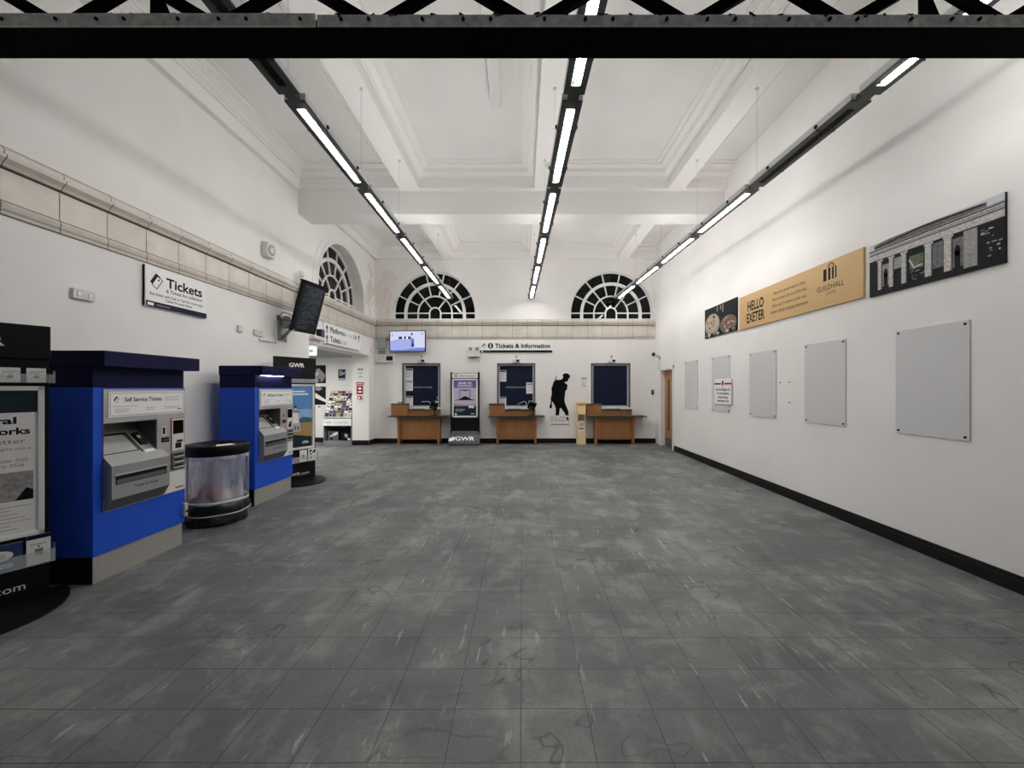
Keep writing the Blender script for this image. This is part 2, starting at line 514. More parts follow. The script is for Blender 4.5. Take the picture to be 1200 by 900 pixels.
def cornice(n, x0, x1, y0, y1, right=True):
    b = MB(); V = []; F = []
    for d, z in PROF:
        dr = d if right else 0
        V += [(x0 + d, y0 + d, z), (x1 - dr, y0 + d, z), (x1 - dr, y1 - d, z), (x0 + d, y1 - d, z)]
    for i in range(len(PROF) - 1):
        for k in range(4):
            if k == 1 and not right:
                continue
            F.append((4 * i + k, 4 * i + (k + 1) % 4, 4 * i + 4 + (k + 1) % 4, 4 * i + 4 + k))
    b.add(V, F, M_plaster)
    # a thin bead further in on the panel
    g = 0.27
    xr = x1 - (g if right else 0)
    for (a0, a1, c0, c1) in ((x0 + g, xr, y1 - g - .02, y1 - g), (x0 + g, x0 + g + .02, y0 + g, y1 - g)) + (((xr - .02, xr, y0 + g, y1 - g),) if right else ()):
        b.box(a0, a1, c0, c1, ZC - 0.012, ZC, M_plaster)
    return struct(b.build('trim_%d' % n), 'stepped plaster cornice around a ceiling coffer')
n = 1
for (xa, xb, rt) in ((-3.93, -2.18, True), (-1.83, 0.21, True), (0.50, 2.58, True), (2.88, XR, False)):
    cornice(n, xa, xb, YF, 6.93, rt); cornice(n + 1, xa, xb, 7.60, 10.62, rt); n += 2
b = MB(); b.box(-0.42, -0.28, YF, 5.35, ZC - 0.05, ZC, M_plaster, 0.008)
struct(b.build('trim_%d' % n), 'boxed batten on the ceiling panel'); n += 1

# faience string course on left and end walls
DP = [(0, 2.835), (0.016, 2.84), (0.02, 2.862), (0.012, 2.872), (0.02, 2.885), (0.026, 2.915), (0.02, 2.935), (0.012, 2.945),
      (0.012, 3.185), (0.006, 3.19), (0.006, 3.202), (0.03, 3.206), (0.04, 3.23), (0.07, 3.262), (0.074, 3.285), (0.05, 3.292), (0.052, 3.325), (0.03, 3.352), (0, 3.368)]
def course(x0, x1, m0, m1, joints):
    """profile extruded along local x; m0/m1 = mitre slope at ends"""
    b = MB()
    V = [(x0 + m0 * d, -d, z) for d, z in DP] + [(x1 - m1 * d, -d, z) for d, z in DP]
    k = len(DP)
    F = [(i, k + i, k + i + 1, i + 1) for i in range(k - 1)]
    b.add(V, F, M_faience)
    e = 0.0012
    for j in joints:
        V = []
        for d, z in DP:
            V += [(j - 0.003, -d - e, z), (j + 0.003, -d - e, z)]
        b.add(V, [(2 * i, 2 * i + 1, 2 * i + 3, 2 * i + 2) for i in range(k - 1)], M_joint)
    for z, d, h in ((3.196, 0.0075, 0.007), (2.867, 0.0135, 0.004), (2.94, 0.0145, 0.005), (3.289, 0.055, 0.0045), (3.356, 0.022, 0.004), (2.838, 0.008, 0.003)):
        b.box(x0 + m0 * d, x1 - m1 * d, -d - 0.002, -d + 0.01, z - h, z + h, M_joint)
    return b
o = struct(course(YF, YB, 0, 1, [3.40 + 0.392 * k for k in range(-11, 19)]).build('trim_left', None, (XL, 0, 0), LEFT), 'cream faience string course on left wall')
o = struct(course(XL, XR - 0.02, 1, 0, [-3.95 + 0.409 * k for k in range(0, 19)]).build('trim_back', None, (0, YB, 0), 0), 'cream faience string course on end wall')

# skirting
def skirting(name, segs):
    b = MB()
    for x0, x1, y0, y1 in segs:
        b.box(x0, x1, y0, y1, 0, 0.095, M_black, 0.004)
        cx, cy = (x0 + x1) / 2, (y0 + y1) / 2
        thin_x = (x1 - x0) < (y1 - y0)
        q = 0.006
        b.box(x0 + (q if thin_x and cx > 0 else 0), x1 - (q if thin_x and cx < 0 else 0), y0 + (0 if thin_x else q), y1, 0.09, 0.13, M_black, 0.005)
    return struct(b.build(name))
skirting('baseboard_right', [(XR - 0.022, XR, YF, 9.36)])
skirting('baseboard_back', [(XL, XR, YB - 0.022, YB)])
skirting('baseboard_left', [(XL, XL + 0.022, YF, 7.4), (XL, XL + 0.022, 10.3, YB), (XL - 0.44, XL, 10.278, 10.3)])
skirting('baseboard_lobby', [(-7.2, XL - 0.44, 10.878, 10.9)])

# ------------------------------------------------------------------ fanlight windows
def ring_sector(b, r0, r1, a0, a1, cz, y0, y1, m, n=28):
    P = [(r1 * math.cos(a0 + (a1 - a0) * k / n), cz + r1 * math.sin(a0 + (a1 - a0) * k / n)) for k in range(n + 1)]
    Q = [(r0 * math.cos(a1 - (a1 - a0) * k / n), cz + r0 * math.sin(a1 - (a1 - a0) * k / n)) for k in range(n + 1)]
    b.prism([P + Q], y0, y1, m)
def legged_ring(b, r0, r1, st, y0, y1, m, n=32):
    P = [(r1, 0)] + [(r1 * math.cos(PI * k / n), st + r1 * math.sin(PI * k / n)) for k in range(n + 1)] + [(-r1, 0)]
    Q = [(-r0, 0)] + [(r0 * math.cos(PI - PI * k / n), st + r0 * math.sin(PI - PI * k / n)) for k in range(n + 1)] + [(r0, 0)]
    b.prism([P + Q], y0, y1, m)
def fanlight(n, loc, rz, rec, label):
    st = 0.17
    g = MB()
    g.prism([arch(0, 0, RW + 0.005, st)], rec + 0.035, rec + 0.05, M_glassd)
    root = g.build('window_%d' % n, None, loc, rz); struct(root, label)
    f = MB()
    legged_ring(f, RW - 0.025, RW + 0.004, st, rec - 0.005, rec + 0.045, M_whitefr)
    legged_ring(f, 0.764, 0.846, st, rec - 0.012, rec + 0.036, M_whitefr)
    legged_ring(f, 0.447, 0.485, st, rec, rec + 0.036, M_whitefr)
    legged_ring(f, 0.135, 0.172, st, rec, rec + 0.036, M_whitefr)
    def bar(a, r0, r1, w=0.034):
        c, s_ = math.cos(a), math.sin(a)
        P = [(r0 * c - w / 2 * s_, st + r0 * s_ + w / 2 * c), (r0 * c + w / 2 * s_, st + r0 * s_ - w / 2 * c),
             (r1 * c + w / 2 * s_, st + r1 * s_ - w / 2 * c), (r1 * c - w / 2 * s_, st + r1 * s_ + w / 2 * c)]
        f.prism([P], rec + 0.002, rec + 0.034, M_whitefr)
    for a in (26, 51.5, 77, 103, 128.5, 154):
        a = math.radians(a)
        bar(a, 0.84, RW - 0.01); bar(a, 0.48, 0.77)
    for a in (52, 128):
        bar(math.radians(a), 0.165, 0.455)
    for sgn in (-1, 1):
        for r0, r1 in ((0.165, 0.455), (0.48, 0.77), (0.84, RW - 0.01)):
            f.box(sgn * r0, sgn * r1, rec + 0.002, rec + 0.034, st - 0.017, st + 0.017, M_whitefr)
    f.build('window_frame', root)
    a = MB()
    legged_ring(a, RW + 0.05, RW + 0.075, st, -0.012, 0.0, M_plaster)
    legged_ring(a, RW + 0.22, RW + 0.235, st, -0.008, 0.0, M_plaster)
    a.build('architrave', root)
    return root
fanlight(1, (XL, 8.87, SILL), LEFT, 0.26, 'arched fanlight above the lobby opening on left wall')
fanlight(2, (-2.40, YB, SILL), 0, 0.10, 'arched fanlight above the wall television on end wall')
fanlight(3, (2.44, YB, SILL), 0, 0.10, 'arched fanlight above the blank ticket window on end wall')

# ------------------------------------------------------------------ ticket windows (part of the end wall)
def ticket_window(n, cx, w, closed, label):
    h = TWT - TWB
    p = MB(); p.box(-w / 2 + 0.03, w / 2 - 0.03, 0.085, 0.10, 0.02, h - 0.03, M_blind)
    root = p.build('window_%d' % n, None, (cx, YB, TWB), 0); struct(root, label)
    f = MB()
    for x0, x1, z0, z1 in ((-w / 2, -w / 2 + 0.05, 0, h), (w / 2 - 0.05, w / 2, 0, h), (-w / 2, w / 2, h - 0.05, h), (-w / 2, w / 2, 0, 0.04)):
        f.box(x0, x1, 0.03, 0.12, z0, z1, M_alu, 0.006)
    f.build('window_frame', root)
    e = MB()
    for x0, x1, z0, z1 in ((-w / 2 - 0.02, -w / 2 + 0.016, 0, h), (w / 2 - 0.016, w / 2 + 0.02, 0, h), (-w / 2 - 0.02, w / 2 + 0.02, h - 0.016, h + 0.02)):
        e.box(x0, x1, -0.012, 0.06, z0, z1, M_metald, 0.003)
    e.build('window_surround', root)
    if closed:
        t = MB(); t.text('POSITION CLOSED', 0.0, 0.52, 0.042, 0.0835, M_inkl, 'c', 0.012, 0.56)
        t.build('lettering', root)
    return root
tw1 = ticket_window(4, TW[0][0], TW[0][1], True, 'ticket window beneath the wall television')
tw2 = ticket_window(5, TW[1][0], TW[1][1], True, 'ticket window beneath the tickets and information sign')
tw3 = ticket_window(6, TW[2][0], TW[2][1], False, 'plain navy ticket window nearest the door')

# ------------------------------------------------------------------ door in the right wall
d = MB()
DW = 0.86
d.box(-DW / 2 + 0.035, DW / 2 - 0.035, 0.10, 0.145, 0.01, 1.95, M_woodd, 0.003)
root = d.build('door_1', None, (XR, 9.87, 0), RIGHT); struct(root, 'oak veneered door with slim vision panel')
f = MB()
for x0, x1, z0, z1 in ((-DW / 2 - 0.06, -DW / 2 + 0.03, 0, 2.05), (DW / 2 - 0.03, DW / 2 + 0.06, 0, 2.05)):
    f.box(x0, x1, -0.015, 0.0, z0, z1, M_whitefr, 0.003)
    f.box(max(x0, -DW / 2 + 0.001), min(x1, DW / 2 - 0.001), 0.0, 0.16, z0, 1.98, M_whitefr, 0.003)
f.box(-DW / 2 - 0.06, DW / 2 + 0.06, -0.015, 0.0, 1.965, 2.05, M_whitefr, 0.003)
f.box(-DW / 2 + 0.03, DW / 2 - 0.03, 0.0, 0.16, 1.952, 1.98, M_whitefr, 0.003)
f.build('door_frame', root)
g = MB(); g.box(-0.16, -0.08, 0.094, 0.101, 0.42, 1.72, M_glassd, 0.002); g.build('vision_panel', root)
g = MB(); g.box(-DW / 2 + 0.05, DW / 2 - 0.05, 0.095, 0.1, 0.02, 0.22, M_metald, 0.001); g.build('kick_plate', root)
g = MB(); g.box(0.12, 0.20, 0.094, 0.1, 1.48, 1.56, M_black, 0.003); g.build('door_sign', root)
g = MB(); g.box(0.30, 0.345, 0.06, 0.1, 0.98, 1.14, M_alu, 0.004); g.cyl((0.322, 0.065, 1.06), (0.21, 0.055, 1.06), 0.01, M_alu); g.build('door_handle', root)
root = thing('entry_keypad', 'small black entry keypad on end wall beside the oak door', 'keypad', (3.55, YB, 1.32), 0)
b = MB(); b.box(-0.032, 0.032, -0.006, 0, -0.002, 0.132, M_blackp, 0.002); b.build('wall_mount', root)
b = MB(); b.box(-0.03, 0.03, -0.03, -0.006, 0, 0.13, M_blackp, 0.008); b.build('housing', root)
b = MB(); b.box(-0.018, 0.018, -0.033, -0.03, 0.05, 0.11, M_metald, 0.002); b.build('keys', root)

# ------------------------------------------------------------------ suspended strip lights
SEG = [1.764 + 1.456 * k for k in range(7)]
LZ = 3.874
def strip_light(xa, ya, xb, yb, lit, label, far_wire, near_wire):
    L = math.hypot(xb - xa, yb - ya)
    rz = math.atan2(-(xb - xa), yb - ya)
    root = thing('strip_light', label, 'ceiling light', ((xa + xb) / 2, (ya + yb) / 2, LZ), rz, 'suspended strip lights')
    h, w = L / 2 - 0.038, 0.086
    sx, sy = 0.036, h - 0.09
    q = MB()                                   # lower frame with slot
    q.M = Matrix.Rotation(-PI / 2, 4, 'X')     # prism plane x,z -> x,y
    q.prism([[(-w, -h), (w, -h), (w, h), (-w, h)], [(-sx, -sy), (sx, -sy), (sx, sy), (-sx, sy)]], -0.014, 0.0, M_housing)
    q.M = Matrix()
    for s in (-1, 1):
        q.box(s * w, s * (w - 0.006), -h, h, 0.010, 0.07, M_hgrey)
        q.box(-w, w, s * h, s * (h - 0.006), 0.010, 0.07, M_hgrey)
    q.box(-w + 0.006, w - 0.006, -h + 0.006, h - 0.006, 0.062, 0.068, M_housing)
    q.build('housing', root)
    q = MB()
    for s in (-1, 1):
        q.add([(s * sx, -sy, 0.003), (s * sx, sy, 0.003), (s * 0.02, sy, 0.058), (s * 0.02, -sy, 0.058)], [(0, 1, 2, 3)], M_refl if lit else M_tubeoff)
    q.box(-0.03, 0.03, -sy, sy, 0.058, 0.061, M_refl if lit else M_tubeoff)
    q.build('reflector', root)
    q = MB()
    if lit:
        q.cyl((0, -sy + 0.02, 0.008), (0, sy - 0.02, 0.008), 0.014, M_tube, 8)
        q.build('tube', root)
        q = MB(); q.cyl((0, -sy, 0.086), (0, sy, 0.086), 0.016, M_up, 8)
        q.build('uplight', root)
    else:
        q.cyl((0, -sy + 0.02, 0.028), (0, sy - 0.02, 0.028), 0.014, M_tubeoff, 8)
        q.build('tube', root)
        q = MB()
        k = -sy + 0.02
        while k < sy - 0.01:
            q.box(-sx + .002, sx - .002, k, k + 0.014, 0.002, 0.02, M_blackp); k += 0.042
        for s in (-1, 0, 1):
            q.box(s * 0.024 - 0.006, s * 0.024 + 0.006, -sy, sy, 0.002, 0.018, M_blackp)
        q.build('louvre', root)
    for yy in (-L * 0.22, L * 0.24):
        q = MB(); q.tube([(-w - 0.005, yy, 0.03), (-w - 0.003, yy, -0.005), (w + 0.003, yy, -0.005), (w + 0.005, yy, 0.03)], 0.003, M_blackp, 6)
        q.box(-w - 0.016, -w, yy - 0.012, yy + 0.012, 0.02, 0.045, M_blackp); q.box(w, w + 0.016, yy - 0.012, yy + 0.012, 0.02, 0.045, M_blackp)
        q.build('wire_clip', root)
    q = MB(); q.box(-0.045, 0.045, h - 0.005, L / 2 + 0.0375, 0.0005, 0.05, M_housing); q.build('connector', root)
    if far_wire:
        top = 5.026 - LZ
        q = MB()
        y = h - 0.015
        q.tube([(0, y, 0.17), (0, y, top)], 0.0016, M_wire, 5)
        q.tube([(-0.06, y, 0.068), (0, y, 0.17), (0.06, y, 0.068)], 0.002, M_wire, 5)
        q.cyl((0, y, top - 0.02), (0, y, top), 0.02, M_lgrey, 10)
        q.build('suspension_wire', root)
    return root
ROWS = {'left': (-1.88, -1.93), 'middle': (0.455, 0.235), 'right': (2.87, 2.55)}
side = {'left': 'in the row over the ticket machines', 'middle': 'in the middle row', 'right': 'in the row beside the grey boards'}
ordn = ['nearest', 'second', 'third', 'fourth', 'fifth', 'sixth and farthest']
for rname, (x0, x1) in ROWS.items():
    for k in range(6):
        f0 = (SEG[k] - SEG[0]) / (SEG[-1] - SEG[0]); f1 = (SEG[k + 1] - SEG[0]) / (SEG[-1] - SEG[0])
        lit = not ((rname == 'left' and k == 0) or (rname == 'right' and k == 1))
        strip_light(x0 + (x1 - x0) * f0, SEG[k], x0 + (x1 - x0) * f1, SEG[k + 1], lit,
                    '%s charcoal strip light %s, %s' % (ordn[k], side[rname], 'glowing white' if lit else 'unlit'), True, k == 0)

# smoke detector on the middle beam
b = MB(); b.lathe([(0, -0.06), (0.03, -0.058), (0.045, -0.045), (0.05, -0.02), (0.06, -0.015), (0.06, 0)], M_lgrey, 20)
tag(b.build('smoke_detector', None, (0.42, 6.2, 5.03), 0), 'white round smoke detector under the middle ceiling beam', 'smoke detector')

# ------------------------------------------------------------------ iron lattice girder overhead
GZ, GY0, GY1 = EYE + 1.383, 1.5, 1.648
root = thing('lattice_girder', 'black iron lattice girder with dusty edge crossing overhead', 'girder', (0, GY0, GZ))
q = MB(); q.box(XL + 0.078, XR - 0.002, 0.004, 0.148, 0, 0.03, M_ironblk, 0.003)
q.build('bottom_flange', root)
q = MB(); q.box(XL + 0.078, -0.79, -0.005, 0.006, 0, 0.047, M_dust, 0.002); q.box(-0.785, XR - 0.002, 0.0, 0.0065, 0.001, 0.046, M_dust, 0.002)
rnd = random.Random(3)
for k in range(34):
    x = -2.1 + k * 0.125 + rnd.uniform(-.04, .04)
    q.blob((x, 0.004, 0.045), (rnd.uniform(.006, .02), 0.006, rnd.uniform(.003, .008)), M_soot, k, 0.5, 2)
o = q.build('edge_plate', root); o['label'] = 'dusty grey face plate'
for k in range(26):
    x = -1.95 + k * 0.155 + (0.02 if k % 3 else -0.03)
    q = MB(); q.cyl((x, -0.011, 0.022), (x, -0.003, 0.022), 0.0065, M_soot, 8); q.build('rivet', root)
q = MB(); q.box(XL + 0.078, XR - 0.002, 0.03, 0.12, 0.42, 0.46, M_ironblk, 0.003); q.build('top_flange', root)
q = MB(); q.box(XL + 0.002, XL + 0.14, 0.03, 0.12, 0.4605, 0.60, M_ironblk, 0.003); q.build('wall_mount', root)
q = MB(); q.box(XR - 0.14, XR - 0.002, 0.03, 0.12, 0.4605, 0.60, M_ironblk, 0.003); q.build('wall_mount', root)
for k in range(-3, 10):
    xn = -1.86 + 0.628 * k
    for s in (-1, 1):
        x0, x1 = xn - s * 0.062, xn + s * 0.60
        if not (XL + 0.12 < min(x0, x1) and max(x0, x1) < XR):
            continue
        q = MB()
        wv = 0.042
        yb = 0.062 if s < 0 else 0.085
        q.prism([[(x0 - wv, 0.029), (x0 + wv, 0.029), (x1 + wv, 0.425), (x1 - wv, 0.425)]], yb - 0.011, yb + 0.011, M_ironblk)
        q.build('lattice_bar', root)
for x in (-1.44, 1.60):
    q = MB(); q.prism([[(x - 0.03, 0.029), (x + 0.075, 0.029), (x + 0.02, 0.16), (x - 0.03, 0.16)]], 0.05, 0.058, M_ironblk)
    q.cyl((x - 0.07, 0.054, 0.075), (x - 0.03, 0.054, 0.075), 0.009, M_ironblk, 8)
    q.build('gusset_bracket', root)

# ------------------------------------------------------------------ self service ticket machines
def ticket_icon(b, x, z, s, y, mk, bg):
    """two overlapping tilted tickets"""
    def P(pts):
        a = math.radians(-32); c, n_ = math.cos(a), math.sin(a)
        return [(x + s * (px * c - pz * n_), z + s * (px * n_ + pz * c)) for px, pz in pts]
    b.poly(P([(-.5, -.6), (.1, -.6), (.1, .6), (-.5, .6)]), y, mk)
    b.poly(P([(-.26, -.72), (.46, -.72), (.46, .5), (-.26, .5)]), y - 0.0002, mk)
    b.poly(P([(-.18, -.64), (.38, -.64), (.38, .42), (-.18, .42)]), y - 0.0004, bg)
    b.poly(P([(.0, .1), (.18, .1), (.18, .28), (.0, .28)]), y - 0.0006, mk)

def ticket_machine(label, loc, lamp):
    root = thing('ticket_machine', label, 'ticket machine', loc, LEFT, 'self service ticket machines')
    X0, X1, Y0, Y1 = -0.405, 0.405, -0.225, 0.225
    # recess outline
    rx0, rx1, rz1 = -0.335, 0.11, 1.221
    q = MB()
    q.box(X0, X1, Y0 + 0.19, Y1, 0.21, 1.50, M_blue, 0.004)
    q.box(X0, rx0, Y0, Y0 + 0.2, 0.21, 1.50, M_blue, 0.004)
    q.box(rx0 - 0.01, X1, Y0 + 0.001, Y0 + 0.2, 0.211, 0.545, M_blue, 0.0)
    q.box(rx0 - 0.01, X1, Y0 + 0.001, Y0 + 0.2, 1.22, 1.499, M_blue, 0.0)
    q.box(rx1, X1 - 0.001, Y0 + 0.001, Y0 + 0.2, 0.53, 1.23, M_blue, 0.0)
    q.build('body', root)
    q = MB(); q.box(X0 + 0.012, X1 - 0.022, Y0 + 0.016, Y1 - 0.01, 0.0, 0.212, M_black, 0.002); pl = q.build('plinth', root); pl['label'] = 'plinth with side shade painted in black'  # plinth sides blackened: their shade is put into the colour
    q = MB(); q.box(X0 + 0.01, X1 - 0.02, Y0 + 0.010, Y0 + 0.0165, 0.0005, 0.211, M_plinth, 0.001); o = q.build('kick_plate', pl); o['label'] = 'pale grey kick plate'
    q = MB(); q.box(X0 + 0.004, X1 - 0.004, Y0 + 0.006, Y1, 1.498, 1.662, M_navy, 0.003); q.build('header_band', root)
    q = MB(); q.box(X0 - 0.012, X1 + 0.055, Y0 - 0.10, Y1, 1.66, 1.78, M_navy, 0.006); cn = q.build('canopy', root)
    if lamp:
        q = MB(); q.box(-0.30, 0.16, Y0 - 0.022, Y0 - 0.006, 1.656, 1.66, M_lamp, 0.0005); o = q.build('canopy_lamp', cn); o['label'] = 'lit white lamp'
    # grey fascia plate with recess cut out
    q = MB()
    q.prism([[(rx0, 1.219), (rx0, 1.487), (0.398, 1.487), (0.398, 0.53), (rx0, 0.53), (rx0, 0.62), (0.11, 0.62), (rx1, rz1)]], Y0 - 0.008, Y0 + 0.004, M_metal)
    fp = q.build('fascia_plate', root)
    # inside of recess
    q = MB()
    q.box(rx0 + .0005, rx1 - .0005, Y0 + 0.178, Y0 + 0.189, 0.6, rz1, M_metald)
    q.box(rx1 - 0.006, rx1 - .0005, Y0 - 0.002, Y0 + 0.18, 0.9, rz1, M_metald); q.box(rx0 + .0005, rx0 + 0.006, Y0 - 0.002, Y0 + 0.18, 0.9, rz1, M_metald)
    q.box(rx0 + .0005, rx1 - .0005, Y0 - 0.002, Y0 + 0.18, rz1 - 0.006, rz1 - 0.0005, M_metald)
    q.build('recess', fp)
    # protruding console: side profile (y,z) extruded along x
    prof = [(Y0 + 0.175, 1.125), (Y0 + 0.17, 1.13), (Y0 - 0.005, 0.955), (Y0 - 0.07, 0.885), (Y0 - 0.07, 0.625), (Y0 - 0.012, 0.535), (Y0 + 0.0, 0.535), (Y0 + 0.175, 0.62)]
    cx0, cx1 = rx0 + 0.007, rx1 - 0.007
    q = MB()
    k = len(prof)
    def wide(y, s):
        return (rx0 + 0.002 if s == 0 else 0.165) if y < Y0 - 0.003 else (cx0 if s == 0 else cx1)
    V = [(wide(y, 0), y, z) for y, z in prof] + [(wide(y, 1), y, z) for y, z in prof]
    q.add(V, [(i, k + i, k + (i + 1) % k, (i + 1) % k) for i in range(k) if i != 4] + [list(range(k))[::-1], list(range(k, 2 * k))], M_cons)
    q.add(V, [(4, k + 4, k + 5, 5)], M_metald)
    con = q.build('console', root); fixn(con)
    # screen on the slope
    dv = Vector((0, 0.175, 0.175)).normalized(); nv = Vector((0, -1, 1)).normalized()
    S = Matrix(((1, 0, 0, 0), (0, -nv.y, dv.y, Y0 - 0.005), (0, -nv.z, dv.z, 0.955), (0, 0, 0, 1)))
    q = MB(); q.M = S
    q.box(cx0 + 0.004, -0.03, -0.003, 0.002, 0.02, 0.225, M_blackp, 0.001)
    q.box(cx0 + 0.008, -0.045, -0.0045, -0.002, 0.025, 0.205, mat('grey_touch_screen', (168, 168, 166), 0.25, noise=0.05, nscale=12), 0.001)
    q.build('screen', con)
    q = MB(); q.M = S
    q.box(-0.022, -0.012, -0.004, 0.002, 0.0, 0.23, M_blackp)
    q.box(0.012, 0.075, -0.02, 0.002, 0.07, 0.20, M_blackp, 0.006)
    q.ell(0.042, 0.15, 0.016, 0.018, -0.0206, mat('pale_green_light', (220, 235, 170), 0.3), 14)
    q.build('contactless_reader', con)
    q = MB(); q.M = S; q.rect(0.0, 0.085, -0.015, 0.015, -0.0025, M_white) ; q.build('sticker', con)  # white rectangle paints a light reflection onto the console slope
    q = MB(); q.box(-0.305, 0.135, Y0 - 0.0715, Y0 - 0.068, 0.735, 0.805, M_blackp); q.box(-0.295, 0.125, Y0 - 0.0725, Y0 - 0.071, 0.74, 0.775, M_metald)
    q.box(-0.315, 0.145, Y0 - 0.078, Y0 - 0.069, 0.805, 0.815, M_metal, 0.002)
    q.build('ticket_tray', con)
    q = MB(); q.text('Tickets & Change', -0.05, 0.683, 0.02, Y0 - 0.0712, M_ink, 'c', 0.012, 0.21); q.build('tray_lettering', con)
    # sign panel
    q = MB(); q.box(-0.305, 0.385, Y0 - 0.013, Y0 - 0.008, 1.262, 1.467, M_white, 0.002)
    sg = q.build('sign_panel', fp); sg['label'] = 'white sign panel'
    q = MB(); y = Y0 - 0.0135
    for x0, x1, z0, z1 in ((-.293, .373, 1.452, 1.455), (-.293, .373, 1.273, 1.276), (-.293, -.290, 1.273, 1.455), (.370, .373, 1.273, 1.455)):
        q.rect(x0, x1, z0, z1, y, M_ink)
    ticket_icon(q, -0.243, 1.405, 0.032, y, M_ink, M_white)
    q.text('Self Service Tickets', -0.18, 1.385, 0.034, y, M_ink, 'l', 0.02, 0.33)
    for x0, w_, z in ((-.27, .20, 1.345), (-.26, .12, 1.325), (-.26, .12, 1.312), (-.26, .1, 1.299), (0.0, .09, 1.325), (0.0, .08, 1.31), (.17, .16, 1.415), (.17, .14, 1.40), (.18, .16, 1.385), (.17, .18, 1.325), (.17, .16, 1.312)):
        q.rect(x0, x0 + w_, z, z + 0.004, y, M_inkl)
    q.rect(.31, .35, 1.298, 1.306, y, M_ink)
    q.build('sign_print', sg)
    # right hand column
    yb = Y0 - 0.008
    q = MB(); q.box(0.15, 0.195, yb - 0.004, yb, 1.07, 1.15, M_lgrey, 0.001); q.rect(0.16, 0.185, 1.08, 1.14, yb - 0.0045, M_ink); q.box(0.15, 0.225, yb - 0.006, yb, 1.005, 1.05, M_blackp, 0.004)
    q.box(0.16, 0.215, yb - 0.011, yb - 0.005, 1.02, 1.03, M_metald, 0.001)
    q.build('coin_slot', fp)
    q = MB(); q.box(0.245, 0.387, yb - 0.005, yb, 0.905, 1.216, M_red, 0.003); q.box(0.251, 0.381, yb - 0.0065, yb - 0.004, 0.911, 1.21, M_lgrey, 0.001)
    q.box(0.262, 0.372, yb - 0.009, yb - 0.006, 1.07, 1.195, M_glassd, 0.003)
    q.box(0.285, 0.345, yb - 0.014, yb - 0.006, 0.935, 0.985, M_blackp, 0.004); q.box(0.30, 0.36, yb - 0.012, yb - 0.006, 0.99, 1.01, M_blackp, 0.003)
    o = q.build('card_reader', fp); o['label'] = 'card reader in a thin red outline'
    q = MB(); q.box(0.245, 0.387, yb - 0.014, yb, 0.735, 0.895, M_metald, 0.005)
    for z in (0.75, 0.80, 0.85):
        q.box(0.26, 0.372, yb - 0.02, yb - 0.013, z, z + 0.014, M_metal, 0.003); q.rect(0.268, 0.364, z + 0.016, z + 0.034, yb - 0.0145, M_blackp)
    q.build('note_slots', fp)
    q = MB(); q.prism([[(0.19, 0.535), (0.394, 0.535), (0.394, 0.72), (0.23, 0.72), (0.215, 0.65)]], yb - 0.003, yb, M_lgrey); q.rect(0.29, 0.375, 0.56, 0.57, yb - 0.0034, M_ink); q.build('lower_plate', fp)
    if lamp:
        return root
    q = MB(); q.box(0.375, 0.412, Y0 - 0.028, Y0 + 0.01, 0.265, 0.395, M_alu, 0.008); q.cyl((0.393, Y0 - 0.034, 0.315), (0.393, Y0 - 0.026, 0.315), 0.01, M_blackp, 10); o = q.build('lock', root); o['label'] = 'silver lock plate'
    return root
ticket_machine('blue self service ticket machine with steel lock, between information stand and waste bin', (-3.475, 3.375, 0), False)
ticket_machine('blue self service ticket machine behind the waste bin, lamp lit under canopy', (-3.60, 5.36, 0), True)

# ------------------------------------------------------------------ tall information stands
def rail_logo(b, x, z, h, y, m, w):
    b.text('GWR', x, z, h, y, m, 'c', 0.03, w)
def leaflet(label, group, parent_loc, rz, w, h, style, cat='leaflet', tilt=0.0):
    """one printed card, standing; local front -y"""
    q = MB(); q.box(-w / 2, w / 2, -0.002, 0.002, 0, h, M_paper, 0.0)
    y = -0.0026
    if style == 'card':
        q.rect(-w * .38, w * .38, h * .72, h * .76, y, M_inkl); q.rect(-w * .38, w * .2, h * .63, h * .67, y, M_inkl); q.rect(-w * .15, w * .15, h * .28, h * .46, y, M_inkg)
        q.ell(0, h * .54, w * .05, w * .05, y, M_ink, 10)
    elif style == 'blue':
        q.rect(-w / 2, w / 2, 0, h, y, mat('print_navy_blue', (52, 66, 104), 0.5, noise=0.3, nscale=30)); q.ell(-w * .05, h * .58, w * .36, h * .2, y - .0003, M_paper, 20)
        for k in range(4):
            q.rect(-w * .25, w * .15, h * (.48 + .055 * k), h * (.495 + .055 * k), y - .0006, M_inkg)
        q.rect(-w * .4, w * .3, h * .1, h * .28, y - .0003, M_skyl)
    elif style == 'dark':
        q.rect(-w / 2, w / 2, h * .86, h, y, M_navyink); q.rect(-w * .36, w * .3, h * .66, h * .7, y, M_inkl); q.rect(-w * .16, w * .18, h * .3, h * .52, y, M_inkg); q.ell(0, h * .6, w * .06, w * .05, y, M_red, 10)
    elif style == 'white':
        q.rect(-w * .3, w * .3, h * .2, h * .6, y, M_prlight); q.ell(0, h * .5, w * .1, h * .08, y - .0003, M_prdark, 12)
    elif style == 'pattern':
        for k in range(9):
            rr = random.Random(k)
            q.ell(rr.uniform(-w * .35, w * .35), rr.uniform(h * .15, h * .85), w * .13, h * .09, y - .0003 * (k % 3), (M_prdark, M_prgreen)[k % 2], 10)
    q.M = Matrix()
    o = q.build('leaflet', None, parent_loc, rz)
    o.rotation_euler = (tilt, 0, rz)
    return tag(o, label, cat, group)

